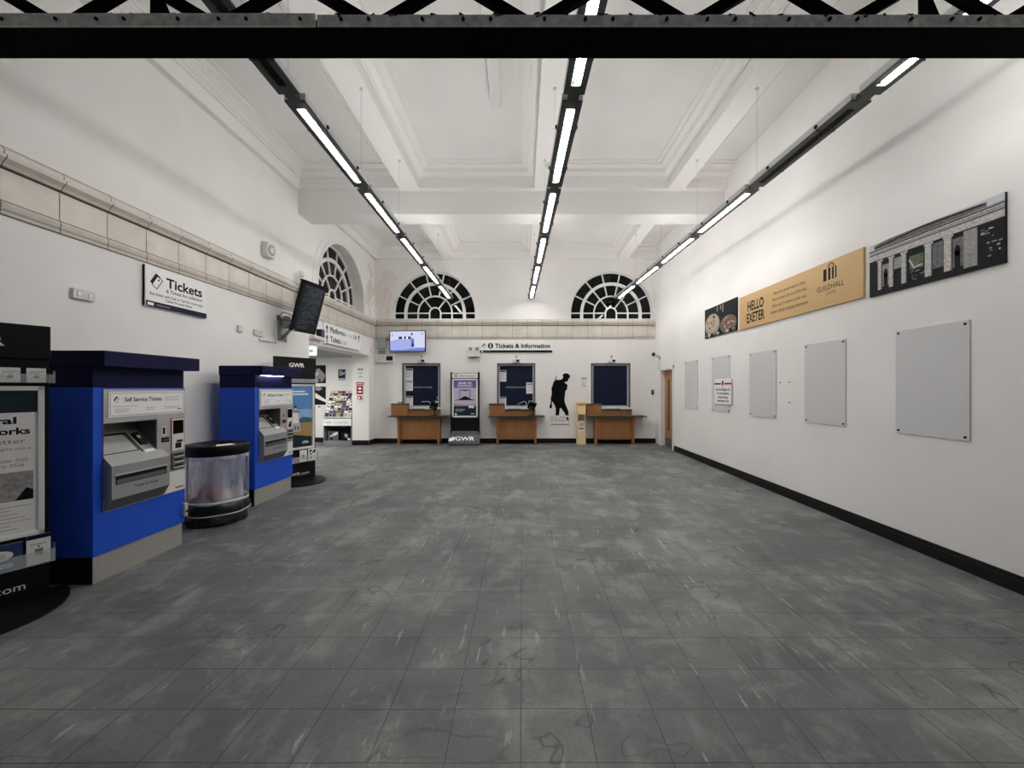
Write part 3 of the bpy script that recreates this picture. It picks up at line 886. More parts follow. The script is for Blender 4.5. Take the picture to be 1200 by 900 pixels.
def info_stand(label, loc, rz, poster, dz):
    root = thing('information_stand', label, 'information stand', loc, rz, 'black information stands')
    W = 0.325
    q = MB()
    pts = [(0.42 * math.cos(t * PI / 24), 0.50 * math.sin(t * PI / 24)) for t in range(25)] + [(0.42 * math.cos(PI + t * PI / 24), 0.12 * math.sin(t * -PI / 24) if False else -0.12 * math.sin(t * PI / 24)) for t in range(1, 24)]
    q.M = Matrix(((1, 0, 0, 0), (0, 0, -1, 0), (0, 1, 0, 0), (0, 0, 0, 1)))   # x,y(depth),z -> lay flat, +z(prism) becomes -y
    q.prism([pts], 0.0, 0.016, M_black)
    q.build('base', root)
    q = MB(); q.box(-W, W, -0.03, 0.03, 0.014, 1.70 + dz, M_blackp, 0.006); body = q.build('body', root)
    q = MB(); q.box(-W - 0.004, W + 0.004, -0.045, 0.032, 1.70 + dz, 1.94 + dz, M_blackp, 0.006); hd = q.build('header', root)
    q = MB(); rail_logo(q, 0, 1.785 + dz, 0.062, -0.0458, M_white, 0.25); q.build('logo', hd)
    # snap frame
    z0, z1 = 0.455 + dz, 1.51 + dz
    q = MB()
    for x0, x1, a, b_ in ((-.30, -.268, z0, z1), (.268, .30, z0, z1), (-.30, .30, z1 - .032, z1), (-.30, .30, z0, z0 + .032)):
        q.box(x0, x1, -0.046, -0.03, a, b_, M_whitefr, 0.005)
    q.build('poster_frame', root)
    q = MB(); q.box(-.268, .268, -0.034, -0.031, z0 + .03, z1 - .03, M_paper)
    y = -0.0346
    if poster == 'works':
        q.rect(-.268, .268, 1.325, 1.478, y, M_teal)
        q.text('Central', 0.176, 1.25, 0.045, y, M_navyink, 'r', 0.03, 0.30)
        q.text('works', 0.236, 1.176, 0.045, y, M_navyink, 'r', 0.03, 0.195)
        q.text('better', 0.215, 1.112, 0.032, y, M_inkg, 'r', 0.0, 0.16)
        q.text('to give you a', 0.24, 1.068, 0.02, y, M_inkg, 'r', 0.0, 0.17)
        q.text('October 2025', 0.225, 0.985, 0.022, y, M_inkg, 'r', 0.0, 0.165); q.text('early 2026', 0.21, 0.95, 0.022, y, M_inkg, 'r', 0.0, 0.14)
        q.rect(-.24, .09, 0.98, 0.984, y, M_inkl); q.rect(-.24, -.02, 1.03, 1.034, y, M_inkl)
        q.rect(-.25, .25, .715, .915, y, M_prgrey)
        q.poly([(-.25, .87), (.02, .9), (.12, .915), (-.25, .915)], y - .0003, M_prmid)
        q.poly([(-.1, .80), (.0, .83), (.05, .81), (.05, .715), (-.25, .715), (-.25, .76)], y - .0004, M_prdark)
        q.ell(-.06, .85, .05, .02, y - .0005, M_prlight, 12); q.rect(.04, .075, .74, .79, y - .0005, M_prdark); q.poly([(.17, .715), (.25, .715), (.25, .78), (.22, .80), (.2, .77)], y - .0004, M_prdark)
        for k in range(7):
            q.rect(-.24, .24 - .03 * ((k * 3) % 4), .675 - .026 * k, .680 - .026 * k, y, M_inkl)
    else:
        a, b_ = z0 + .032, z1 - .032
        H = b_ - a
        q.rect(-.262, .262, a + .004, b_ - .004, y, M_sky)
        q.rect(-.262, .262, a + H * .40, a + H * .62, y - .0003, M_skyl)
        q.poly([(-.262, a + H * .37), (.262, a + H * .44), (.262, a + .01), (-.262, a + .01)], y - .0004, M_prsand)
        q.poly([(.0, a + H * .43), (.1, a + H * .50), (.262, a + H * .47), (.262, a + H * .40), (.0, a + H * .40)], y - .0005, mat('print_sea', (70, 104, 120), 0.5))
        q.poly([(-.262, a + .004), (.262, a + .004), (.262, a + H * .16), (.05, a + H * .20), (-.262, a + H * .24)], y - .0006, M_teal)
        # lighthouse
        q.poly([(-.11, a + H * .26), (.07, a + H * .26), (.06, a + H * .40), (-.10, a + H * .40)], y - .0008, M_prlight)
        q.poly([(-.085, a + H * .40), (.045, a + H * .40), (.025, a + H * .58), (-.065, a + H * .58)], y - .0008, M_white)
        q.rect(-.09, .05, a + H * .575, a + H * .59, y - .001, M_prdark); q.rect(-.045, .005, a + H * .59, a + H * .65, y - .001, M_prlight)
        q.poly([(-.055, a + H * .65), (.015, a + H * .65), (-.02, a + H * .69)], y - .001, M_prdark); q.rect(-.023, -.017, a + H * .69, a + H * .74, y - .001, M_prdark)
        for k in range(3):
            q.rect(-.085 + .05 * k, -.06 + .05 * k, a + H * .29, a + H * .35, y - .001, M_prmid)
        q.ell(-.15, a + H * .18, .05, .035, y - .0012, M_red, 14)
        q.text('FIVE STARS', .0, a + H * .90, .03, y - .0008, M_white, 'c', 0.02, .40) if False else None
        q.rect(-.20, .14, a + H * .90, a + H * .925, y - .0008, M_white); q.rect(-.20, .2, a + H * .855, a + H * .88, y - .0008, M_white)
        q.ell(.15, a + H * .06, .06, .045, y - .001, M_prlight, 14, 0, PI)
    q.build('poster', root)
    # acrylic pockets, upper and lower
    for zz, hh in ((1.535 + dz, 0.06), (0.25 + dz, 0.09)):
        q = MB(); q.box(-.33, .345, -0.075, -0.072, zz, zz + hh, M_acr); q.box(-.33, .345, -0.075, -0.03, zz - .004, zz, M_acr); q.box(.342, .345, -0.075, -0.03, zz, zz + hh * 1.4, M_acr)
        q.build('leaflet_pocket', root)
    q = MB()
    q.text('GWR.com', 0.215, 0.088, 0.05, -0.0308, M_white, 'r', 0.0, 0.34); q.build('lettering', body)
    return root
def on_stand(loc, rz, lx, ly, z):
    c, s = math.cos(rz), math.sin(rz)
    return (loc[0] + lx * c - ly * s, loc[1] + lx * s + ly * c, z)
R61 = math.radians(61)
S1, S2 = (-3.616, 2.58, 0), (-3.656, 6.32, 0)
info_stand('black information stand with station works poster, nearest on the left', S1, R61, 'works', 0.0)
info_stand('black information stand with blue lighthouse poster, behind the second ticket machine', S2, R61, 'light', 0.05)
for k, (lx, nm) in enumerate(((-0.2, 'first'), (-0.08, 'second'), (0.045, 'third'), (0.165, 'fourth'), (0.28, 'fifth'))):
    leaflet('%s white leaflet card along the upper pocket of the station works stand' % nm, 'cards in the upper stand pocket', on_stand(S1, R61, lx - 0.02, -0.055, 1.536), R61, 0.088, 0.10, 'card')
leaflet('blue leaflet with white oval in lower pocket of the station works stand', None, on_stand(S1, R61, 0.095, -0.05, 0.251), R61, 0.21, 0.18, 'blue')
leaflet('white leaflet with navy top edge in lower pocket of the station works stand', None, on_stand(S1, R61, 0.27, -0.058, 0.251), R61, 0.11, 0.205, 'dark')
leaflet('white leaflet in lower pocket of the lighthouse poster stand', None, on_stand(S2, R61, 0.10, -0.055, 0.301), R61, 0.12, 0.19, 'white')
leaflet('black and white patterned leaflet in lower pocket of the lighthouse poster stand', None, on_stand(S2, R61, 0.25, -0.058, 0.301), R61, 0.14, 0.20, 'pattern')

# ------------------------------------------------------------------ waste bin with clear bag
BL = (-3.455, 4.45, 0)
root = thing('waste_bin', 'waste bin with black lid and clear hanging bag between the ticket machines', 'bin', BL)
def fold(a, z):
    return 0.009 * math.sin(7 * a + 4 * z) + 0.006 * math.sin(19 * a - 7 * z) - 0.03 * (0.5 + 0.5 * math.sin(3 * a + 2)) * max(0.0, 1 - abs(z - 0.42) / 0.3)
q = MB(); q.lathe([(0.297, 0.755), (0.303, 0.76), (0.304, 0.85), (0.297, 0.868), (0.27, 0.874), (0.19, 0.878), (0.165, 0.87), (0.16, 0.845), (0.16, 0.80)], M_blackp, 48)
ld = q.build('lid', root)
q = MB()
q.add([(0.22 * math.cos(a), 0.22 * math.sin(a), 0.882) for a in (-.95, -.75, -.55, -.35)] + [(0.30 * math.cos(a), 0.30 * math.sin(a), 0.873) for a in (-.35, -.55, -.75, -.95)], [(0, 1, 2, 3, 4, 5, 6, 7)], M_paper)
o = q.build('lid_label', ld); o['label'] = 'white paper label'
mbag = bpy.data.materials.new('clear_plastic_bag'); mbag.use_nodes = True
nt = mbag.node_tree
pb = nt.nodes['Principled BSDF']; pb.inputs['Base Color'].default_value = rgb(226, 228, 232); pb.inputs['Roughness'].default_value = 0.22
tc = N(nt, 'ShaderNodeTexCoord'); mp = N(nt, 'ShaderNodeMapping'); mp.inputs['Scale'].default_value = (4, 4, 1.0)
nt.links.new(tc.outputs['Object'], mp.inputs['Vector'])
nz = N(nt, 'ShaderNodeTexNoise', Scale=1.6, Detail=5.0); nt.links.new(mp.outputs[0], nz.inputs['Vector'])
nt.links.new(ramp(nt, nz.outputs['Fac'], [(0.34, 0.12), (0.7, 0.5)]), pb.inputs['Alpha'])
q = MB(); q.lathe([(0.285, 0.765), (0.283, 0.7), (0.275, 0.55), (0.272, 0.4), (0.268, 0.24), (0.262, 0.12), (0.25, 0.03), (0.2, 0.012), (0.0, 0.01)], mbag, 72, wob=lambda a, z: fold(a, z) * (1 if z > 0.05 else 0))
o = q.build('clear_bag', root); o['label'] = 'clear plastic bag'
q = MB(); q.lathe([(0.29, 0.77), (0.302, 0.752), (0.306, 0.725), (0.296, 0.715), (0.285, 0.73)], mbag, 72, wob=lambda a, z: 0.006 * math.sin(7 * a) * (z < 0.75)); q.build('bag_lip', root)
mblk = mat('black_bag_plastic', (22, 24, 25), 0.3, bump=0.5, bscale=14)
q = MB()
q.lathe([(0.25, 0.004), (0.285, 0.006), (0.297, 0.04), (0.295, 0.10), (0.28, 0.118), (0.298, 0.14), (0.302, 0.19), (0.292, 0.235), (0.27, 0.25), (0.262, 0.23)], mblk, 72, wob=lambda a, z: 0.009 * math.sin(6 * a + 30 * z) + 0.005 * math.sin(15 * a - 22 * z))
o = q.build('base_ring', root); o['label'] = 'black base wrapped in dark plastic'
q = MB(); q.lathe([(0.303, 0.118), (0.312, 0.124), (0.303, 0.13)], mat('pale_bag_edge', (190, 192, 192), 0.4), 72, wob=lambda a, z: 0.008 * math.sin(6 * a + 3.6)); q.build('bag_edge', root)
q = MB()
q.lathe([(0.288, 0.235), (0.30, 0.252), (0.292, 0.268), (0.278, 0.258)], mat('pale_bag_edge', (190, 192, 192), 0.4), 72, wob=lambda a, z: 0.008 * math.sin(5 * a + 1)); q.build('bag_fold', root)
for a in (0.42, 2.7, 4.3):
    q = MB(); q.cyl((0.288 * math.cos(a), 0.288 * math.sin(a), 0.01), (0.288 * math.cos(a), 0.288 * math.sin(a), 0.76), 0.009, mat('grey_post', (150, 158, 166), 0.35, 0.3)); q.build('post', root)
q = MB(); q.blob((BL[0] - 0.03, BL[1] - 0.05, 0.335), (0.10, 0.10, 0.09), mat('dull_red_paper', (150, 70, 66), 0.7, noise=0.3, nscale=20), 5, 0.3)
tag(q.build('crumpled_bag'), 'crumpled dull red paper bag inside the clear bin bag', 'rubbish')
q = MB(); q.blob((BL[0] + 0.15, BL[1] - 0.06, 0.30), (0.045, 0.045, 0.045), mat('beige_paper', (206, 172, 140), 0.7, noise=0.2, nscale=20), 8, 0.3)
tag(q.build('crumpled_wrapper'), 'crumpled beige wrapper inside the clear bin bag', 'rubbish')
q = MB(); q.blob((BL[0] - 0.0, BL[1] + 0.0, 0.115), (0.16, 0.16, 0.075), mat('grey_rubbish', (120, 118, 114), 0.7, noise=0.4, nscale=12), 3, 0.25)
tag(q.build('crumpled_newspaper'), 'crumpled grey newspaper low in the clear bin bag', 'rubbish')

# ------------------------------------------------------------------ left wall fittings
def sign_board(name, label, cat, loc, rz, w, h, t=0.03, face=M_white, group=None):
    root = thing(name, label, cat, loc, rz, group)
    q = MB(); q.box(-w / 2, w / 2, -t, 0, -h / 2, h / 2, face, 0.003)
    q.build('board', root)
    return root
W_, H_ = 0.81, 0.435
root = sign_board('tickets_sign', 'white tickets sign with navy bottom bar above the ticket machines', 'sign', (XL, 4.555, 2.59), LEFT, W_, H_)
q = MB(); y = -0.0306
q.rect(-W_ / 2, W_ / 2, -H_ / 2, -H_ / 2 + 0.062, y, M_navyink)
q.rect(-W_ / 2 + .03, -W_ / 2 + .10, -.202, -.172, y - .0004, M_white)
q.rect(-W_ / 2 + .13, -W_ / 2 + .30, -.195, -.180, y - .0004, M_inkg)
ticket_icon(q, -0.267, 0.075, 0.108, y, M_ink, M_white)
q.text('Tickets', -0.155, 0.036, 0.105, y, M_ink, 'l', 0.025, 0.49)
q.text('& Tickets for collection', -0.155, -0.024, 0.036, y, M_ink, 'l', 0.012, 0.49)
q.text('Buy tickets with Cash or Card for travel today', 0.0, -0.086, 0.031, y, M_ink, 'c', 0.01, 0.70)
q.text('Collect Pre-paid tickets', 0.01, -0.131, 0.031, y, M_ink, 'c', 0.01, 0.35)
q.build('print', root)
q = MB(); q.box(-W_ / 2, -W_ / 2 + 0.008, -0.0315, -0.001, -H_ / 2, H_ / 2, M_lgrey); q.build('edge_trim', root)

def switch(label, Y, z, n):
    root = thing('wall_switch', label, 'switch', (XL, Y, z), LEFT)
    w = 0.045 * n
    q = MB(); q.box(-w, w, -0.03, 0, -0.045, 0.045, M_lgrey, 0.006); q.build('back_box', root)
    for k in range(n):
        cx = -w + 0.045 + 0.09 * k
        q = MB(); q.box(cx - 0.014, cx + 0.014, -0.037, -0.028, -0.02, 0.02, M_white, 0.003); q.build('rocker', root)
switch('white double wall switch near the tickets sign', 3.58, 2.345, 2)
switch('small white single wall switch between tickets sign and departure screen', 5.57, 2.34, 1)
switch('small white double wall box above the conduit left of departure screen', 5.95, 2.33, 2)
q = MB(); q.box(5.98, 6.40, -0.03, 0, -0.015, 0.015, M_lgrey, 0.003); q.box(6.37, 6.40, -0.03, 0, 0.015, 0.36, M_lgrey, 0.003)
o = q.build('conduit', None, (XL, 0, 2.24), LEFT); tag(o, 'white L-shaped conduit on left wall below the screen bracket', 'conduit')

root = thing('wall_speaker', 'white square wall speaker with round grille high on left wall', 'speaker', (XL, 6.14, 3.53), LEFT)
q = MB(); q.box(-0.095, 0.095, -0.10, 0, 0.0, 0.235, M_lgrey, 0.015); q.build('housing', root)
q = MB(); q.cyl((0, -0.108, 0.118), (0, -0.098, 0.118), 0.08, M_greyb, 24); q.cyl((0, -0.112, 0.118), (0, -0.107, 0.118), 0.05, M_lgrey, 20); q.build('grille', root)

# departure screen on bracket
TLc, TRc, BLc = Vector((-3.441, 6.2, 3.20)), Vector((-3.344, 6.717, 3.20)), Vector((-3.661, 6.24, 2.41))
ux = (TRc - TLc).normalized(); uz = (TLc - BLc); uz = (uz - uz.dot(ux) * ux).normalized(); uy = uz.cross(ux)
ctr = (TRc + BLc) / 2
root = thing('departure_screen', 'black portrait departure screen tilted out from left wall on a bracket', 'screen', ctr)
root.rotation_euler = Matrix((ux, uy, uz)).transposed().to_euler()
w, h = (TRc - TLc).length / 2, (TLc - BLc).length / 2
q = MB(); q.box(-w, w, 0, 0.06, -h, h, M_blackp, 0.006); q2 = MB(); q2.box(-w + .05, w - .04, 0.06, 0.11, -h * .6, h * .6, M_blackp, 0.01); q2.build('rear_mount', root)
q.box(-w - 0.012, w + 0.012, -0.03, 0.06, h - 0.012, h + 0.012, M_blackp, 0.003)
q.build('casing', root)
q = MB(); q.rect(-w + 0.05, w - 0.05, -h + 0.05, h - 0.05, -0.001, mat('screen_glass', (14, 18, 26), 0.12, emit=(20, 28, 42), es=0.25))
rr = random.Random(4)
mt = mat('screen_text', (40, 48, 58), 0.3, emit=(90, 104, 120), es=0.22)
for k in range(26):
    z = h - 0.09 - k * 0.026
    x = -w + 0.07
    while x < w - 0.10:
        l = rr.uniform(.02, .07)
        if rr.random() < 0.55:
            q.rect(x, min(x + l, w - .06), z, z + 0.007, -0.0016, mt)
        x += l + 0.014
q.build('display', root)
q = MB(); q.rect(-w + .02, -w + .045, -h + .012, -h + .022, -0.0012, M_white); q.build('maker_plate', root)
# bracket: world coordinates relative to wall
root = thing('screen_bracket', 'grey steel wall bracket carrying the departure screen', 'bracket', (XL, 6.55, 2.6), LEFT)
q = MB(); q.box(-0.13, 0.13, -0.014, 0, -0.33, 0.10, M_greyb, 0.003); q.build('wall_plate', root)
for x, z in ((-.1, .07), (.1, .07), (-.1, -.3), (.1, -.3)):
    q = MB(); q.cyl((x, -0.022, z), (x, -0.012, z), 0.014, M_metald, 8); q.build('bolt', root)
q = MB(); q.box(-0.05, 0.05, -0.24, -0.014, -0.06, 0.04, M_greyb, 0.01); q.cyl((0, -0.10, -0.11), (0, -0.10, 0.09), 0.05, M_greyb, 16); q.box(-0.07, 0.07, -0.25, -0.21, -0.13, 0.10, M_greyb, 0.006); q.prism([[(-.02, -.30), (.02, -.30), (.02, -.22), (-.02, -.22)]], -0.03, -0.014, M_greyb)
q.tube([(0, -0.02, -0.28), (0, -0.22, -0.04)], 0.025, M_greyb, 8); q.tube([(-0.09, -0.02, 0.05), (-0.06, -0.2, 0.02)], 0.018, M_greyb, 8)
q.build('arm', root)
q = MB(); q.tube([(-0.12, -0.02, 0.06), (-0.08, -0.08, 0.15), (-0.02, -0.16, 0.12), (0.0, -0.22, 0.06)], 0.008, M_blackp, 6); q.build('cable', root)
q = MB(); q.box(-0.045, 0.045, -0.035, 0, 0.0, 0.62, M_lgrey, 0.004)
for k in range(9):
    q.box(-0.012, 0.012, -0.037, -0.034, 0.04 + k * 0.06, 0.065 + k * 0.06, M_ink)
o = q.build('slotted_rail', None, (XL + 0.076, 6.98, 2.95), LEFT); tag(o, 'white slotted vertical rail on left wall behind the departure screen', 'rail')

# way finding sign over opening
W_, H_ = 1.78, 0.435
root = sign_board('direction_sign', 'long white platforms and toilets sign over the lobby opening', 'sign', (XL, 8.79, 2.61), LEFT, W_, H_, 0.035)
q = MB(); y = -0.0356
def arrow(q, x, z, s, m):
    q.rect(x - s * .1, x + s * .1, z - s * .5, z + s * .2, y, m); q.poly([(x - s * .32, z + .08 * s), (x, z + s * .5), (x + s * .32, z + .08 * s), (x + s * .2, z + 0.0 * s), (x, z + s * .25), (x - s * .2, z)], y - .0004, m)
def person_icon(q, x, z, s, m):
    q.ell(x, z + s * .42, s * .1, s * .1, y, m, 10); q.poly([(x - s * .16, z + s * .28), (x + s * .16, z + s * .28), (x + s * .12, z - s * .5), (x - s * .12, z - s * .5)], y, m)
arrow(q, -0.78, 0.10, 0.17, M_ink); arrow(q, -0.78, -0.10, 0.17, M_navyink)
q.text('Platforms', -0.64, 0.05, 0.11, y, M_ink, 'l', 0.025, 0.66); q.text('Toilets', -0.64, -0.145, 0.11, y, M_ink, 'l', 0.025, 0.46)
q.text('&', 0.07, 0.05, 0.075, y, M_ink, 'l', 0.0)
for x in (0.27, 0.36):
    person_icon(q, x, 0.09, 0.09, M_inkg)
q.text('Lift', 0.46, 0.05, 0.105, y, M_ink, 'l', 0.01, 0.2); arrow(q, 0.78, 0.10, 0.17, M_ink)
for k in range(3):
    person_icon(q, -0.1 + 0.1 * k, -0.10, 0.1, M_inkg)
q.rect(-W_ / 2 + .02, W_ / 2 - .14, -H_ / 2 + .008, -H_ / 2 + .022, y, M_ink)
q.build('print', root)
root = thing('help_point', 'white intercom box with purple face left of the platforms sign', 'intercom', (XL, 7.63, 2.43), LEFT)
q = MB(); q.box(-0.22, 0.20, -0.10, 0, 0, 0.07, M_lgrey, 0.008); q.build('shelf', root)
q = MB(); q.box(0.03, 0.18, -0.09, 0, 0.0705, 0.22, M_blackp, 0.006); q.rect(0.06, 0.15, 0.09, 0.2, -0.0906, mat('purple_face', (66, 52, 110), 0.4)); q.build('unit', root)
b = MB(); b.box(-0.06, 0.06, -0.035, 0, 0, 0.09, M_lgrey, 0.006); b.cyl((0, -0.06, 0.05), (0, -0.03, 0.05), 0.022, M_lgrey, 12)
tag(b.build('wall_sensor', None, (XL, 10.42, 2.46), LEFT), 'small white sensor in the corner right of the platforms sign', 'sensor')

# ------------------------------------------------------------------ lobby contents
def notice(name, label, loc, rz, w, h, style, group=None, t=0.004, cat='notice'):
    q = MB(); q.box(-w / 2, w / 2, -t, 0, -h / 2, h / 2, M_paper, 0.0)
    y = -t - 0.0006
    if style == 'text':
        q.rect(-w * .42, w * .42, h * .30, h * .42, y, M_inkg)
        for k in range(6):
            q.rect(-w * .40, w * (.38 - .12 * (k % 3)), h * (.2 - .1 * k), h * (.225 - .1 * k), y, M_inkl)
    elif style == 'darktop':
        q.rect(-w * .44, w * .44, h * .34, h * .46, y, M_ink)
        for k in range(7):
            q.rect(-w * .40, w * (.38 - .12 * (k % 3)), h * (.24 - .09 * k), h * (.265 - .09 * k), y, M_inkg)
    elif style == 'faint':
        q.rect(-w * .35, -w * .04, h * .28, h * .42, y, M_inkg); q.rect(w * .04, w * .35, h * .28, h * .42, y, M_inkg)
        for z, l in ((.14, .1), (.0, .36), (-.14, .1), (-.28, .25), (-.33, .28)):
            q.rect(-w * l, w * l, h * z - h * .025, h * z + h * .025, y, M_inkl)
    return tag(q.build(name, None, loc, rz), label, cat, group)
# jamb notices (jamb faces the hall at Y = 10.3)
jx = lambda px: (px - 612) / 460 * 10.3
jz = lambda py: EYE + (455 - py) / 460 * 10.3
notice('wall_notice', 'white notice above the red fire signs beside the lobby opening', (jx(422.3), 10.3, jz(437.5)), 0, 0.185, 0.30, 'faint')
q = MB(); q.box(-0.10, 0.10, -0.005, 0, -0.035, 0.035, M_red, 0.001); q.rect(-0.08, 0.08, -0.01, 0.01, -0.0056, M_white)
tag(q.build('fire_sign_strip', None, (jx(422), 10.3, jz(449.5)), 0), 'thin red fire sign strip beneath the white jamb notice', 'sign')
q = MB(); q.box(-0.085, 0.085, -0.005, 0, -0.115, 0.115, M_red, 0.001); q.ell(0, .04, .045, .035, -.0056, M_white, 14); q.rect(-.05, .05, -.07, -.03, -.0056, M_white)
tag(q.build('fire_action_sign', None, (jx(421.7), 10.3, jz(457)), 0), 'red fire action sign with white symbol beside the lobby opening', 'sign')
root = thing('fire_call_point', 'small red fire alarm call point below the fire sign', 'alarm', (jx(421.8), 10.3, jz(466)), 0)
q = MB(); q.box(-0.045, 0.045, -0.045, 0, -0.045, 0.045, M_red, 0.006); q.build('housing', root)
q = MB(); q.rect(-0.025, 0.025, -0.025, 0.02, -0.0456, M_white); q.build('glass_tile', root)
# posters on the lobby wall
def lobby_poster(label, px0, px1, py0, py1, kind):
    Y = 10.9
    x0, x1 = (px0 - 612) / 460 * Y, (px1 - 612) / 460 * Y
    z0, z1 = EYE + (455 - py1) / 460 * Y, EYE + (455 - py0) / 460 * Y
    w, h = x1 - x0, z1 - z0
    q = MB(); q.box(-w / 2, w / 2, -0.008, 0, 0, h, M_paper, 0.001)
    y = -0.0086
    if kind == 'a':
        q.rect(-w / 2, w / 2, h * .12, h, y, M_prdark); q.poly([(-w / 2, h * .7), (w * .1, h * .85), (w / 2, h * .5), (w * .3, h * .2), (-w / 2, h * .25)], y - .0004, M_prgrey); q.ell(w * .1, h * .28, w * .12, h * .06, y - .0008, M_red, 12)
        q.ell(-w * .1, h * .6, w * .2, h * .12, y - .0008, M_prlight, 14)
    elif kind == 'b':
        q.rect(-w / 2, w / 2, h * .16, h, y, M_prdark); q.poly([(-w / 2, h * .62), (-w * .1, h * .7), (w / 2, h * .4), (w / 2, h * .28), (-w * .2, h * .5)], y - .0004, M_white); q.poly([(-w / 2, h * .9), (w * .1, h * .8), (w * .3, h * .9), (w * .1, h)], y - .0004, M_prgrey)
        q.ell(w * .1, h * .07, w * .1, h * .035, y, M_inkg, 12)
    else:
        q.rect(-w / 2, w / 2, 0, h, y, M_navyink); q.rect(-w / 2, w / 2, 0, h * .22, y - .0004, M_skyl); q.rect(-w * .35, w * .05, h * .45, h * .9, y - .0004, M_prgrey); q.poly([(w * .05, h * .5), (w * .4, h * .6), (w * .4, h * .8), (w * .05, h * .7)], y - .0004, M_prlight)
    return tag(q.build('poster', None, ((x0 + x1) / 2, Y, z0), 0), label, 'poster')
lobby_poster('upper black and white street poster on the lobby wall', 362.5, 382, 428, 452, 'a')
lobby_poster('lower black and white car poster on the lobby wall', 362.5, 382, 453, 478.5, 'b')
lobby_poster('small navy picture notice on the lobby wall above the leaflet rack', 396.5, 405, 433, 446, 'c')
# exit sign under lobby ceiling
root = thing('exit_sign', 'lit white exit sign with arrow under the lobby ceiling', 'sign', (-4.30, 7.93, 2.35), 0)
q = MB(); q.box(-0.14, 0.14, -0.02, 0.02, -0.19, -0.02, mat('lit_exit_face', (235, 245, 240), 0.4, emit=(226, 245, 238), es=1.4), 0.006); q.rect(-0.09, -0.02, -0.16, -0.06, -0.0206, mat('exit_green', (120, 160, 150), 0.4, emit=(130, 176, 164), es=0.5)); q.poly([(0.01, -.15), (.12, -.105), (.01, -.06)], -0.0206, M_white); q.build('face', root)
q = MB(); q.cyl((0, 0, -0.03), (0, 0, 0), 0.012, M_lgrey, 8); q.build('stem', root)
# ceiling lamp in the lobby
root = thing('ceiling_lamp', 'square white ceiling lamp panel in the lobby', 'ceiling light', (-5.7, 8.8, 2.345), 0)
q = MB(); q.box(-0.32, 0.32, -0.32, 0.32, -0.03, 0.0, M_lgrey, 0.004); q.build('frame', root)
q = MB(); q.box(-0.28, 0.28, -0.28, 0.28, -0.034, -0.0301, mat('lit_lobby_panel', (250, 250, 250), 0.4, emit=(255, 252, 248), es=55.0)); q.build('diffuser', root)

# leaflet rack
RX, RY = -4.905, 10.42
root = thing('leaflet_rack', 'grey sloping leaflet rack full of brochures in the lobby opening', 'leaflet rack', (RX, RY, 0), 0)
rw = 0.365
mrack = mat('grey_rack_metal', (128, 132, 136), 0.45, noise=0.06, nscale=80)
q = MB()
for s in (-1, 1):
    q.M = Matrix.Rotation(PI / 2, 4, 'Z')
    q.prism([[(0.0, 0.0), (0.42, 0.0), (0.42, 1.36), (0.38, 1.36), (0.0, 0.70)]], -s * rw - 0.009, -s * rw + 0.009, mrack)
q.M = Matrix()
q.box(-rw, rw, 0.40, 0.42, 0, 1.36, mrack); q.box(-rw, rw, 0.01, 0.41, 0.06, 0.075, mrack); q.box(-rw, rw, 0.005, 0.02, 0.0, 0.10, mrack); q.box(-rw, rw, 0.06, 0.41, 0.40, 0.415, M_blackp); q.box(-rw, rw, 0.30, 0.40, 0.06, 0.42, M_blackp)
q.build('carcass', root)
q = MB()
tl = math.atan2(0.38, 0.66)
S = Matrix.Translation((0, 0.0, 0.70)) @ Matrix.Rotation(-tl, 4, 'X')
q.M = S; LEN = math.hypot(0.38, 0.66)
q.box(-rw + .01, rw - .01, 0.03, 0.042, 0.0, LEN, M_blackp)
for k in range(5):
    q.box(-rw + .01, rw - .01, -0.020, -0.017, k * LEN / 5, k * LEN / 5 + 0.04, M_acr); q.box(-rw + .01, rw - .01, -0.020, 0.03, k * LEN / 5, k * LEN / 5 + 0.004, M_acr)
q.M = Matrix(); q.build('tiers', root)
q = MB(); q.box(-rw - .01, rw + .01, -0.02, 0.0, 0.50, 0.685, M_white, 0.003); q.text('GWR', -0.30, 0.57, 0.04, -0.0206, M_inkg, 'l', 0.02); q.rect(-.12, .28, .58, .595, -.0206, M_inkl); q.build('title_panel', root)
cols = [(40, 50, 84), (150, 46, 50), (206, 204, 198), (62, 66, 66), (92, 110, 130), (168, 150, 120), (230, 228, 224), (34, 34, 40), (120, 130, 100), (180, 176, 170), (88, 62, 92)]
cnames = ['navy', 'red', 'pale', 'charcoal', 'steel blue', 'tan', 'white', 'black', 'olive', 'silver', 'plum']
protos = {}
rr = random.Random(12)
rows = ['bottom', 'second', 'middle', 'fourth', 'top']
for r in range(5):
    for c_ in range(7):
        ci = rr.randrange(len(cols))
        if r == 4 and c_ in (4, 5): ci = 1
        if ci not in protos:
            q = MB(); mm = mat('leaflet_%s' % cnames[ci].replace(' ', '_'), cols[ci], 0.5, noise=0.3, nscale=50)
            q.box(-0.048, 0.048, -0.003, 0.003, 0, 0.20, mm); q.rect(-.04, .04, .15, .182, -.0036, M_white if ci % 2 else M_ink); q.ell(.0, .08, .03, .04, -.0036, (M_prlight, M_prdark, M_prsand)[ci % 3], 10)
            o = q.build('brochure')
            protos[ci] = o
        else:
            o = protos[ci].copy(); COL.objects.link(o)
        x = -0.298 + c_ * 0.0993
        pl = Matrix.Translation((RX, RY, 0)) @ S @ Matrix.Translation((x, 0.0, 0.006 + r * LEN / 5)) @ Matrix.Rotation(math.radians(11), 4, 'X')
        o.matrix_world = pl
        tag(o, '%s brochure in the %s tier of the grey sloping leaflet rack' % (cnames[ci], rows[r]), 'leaflet', 'brochures in the leaflet rack')
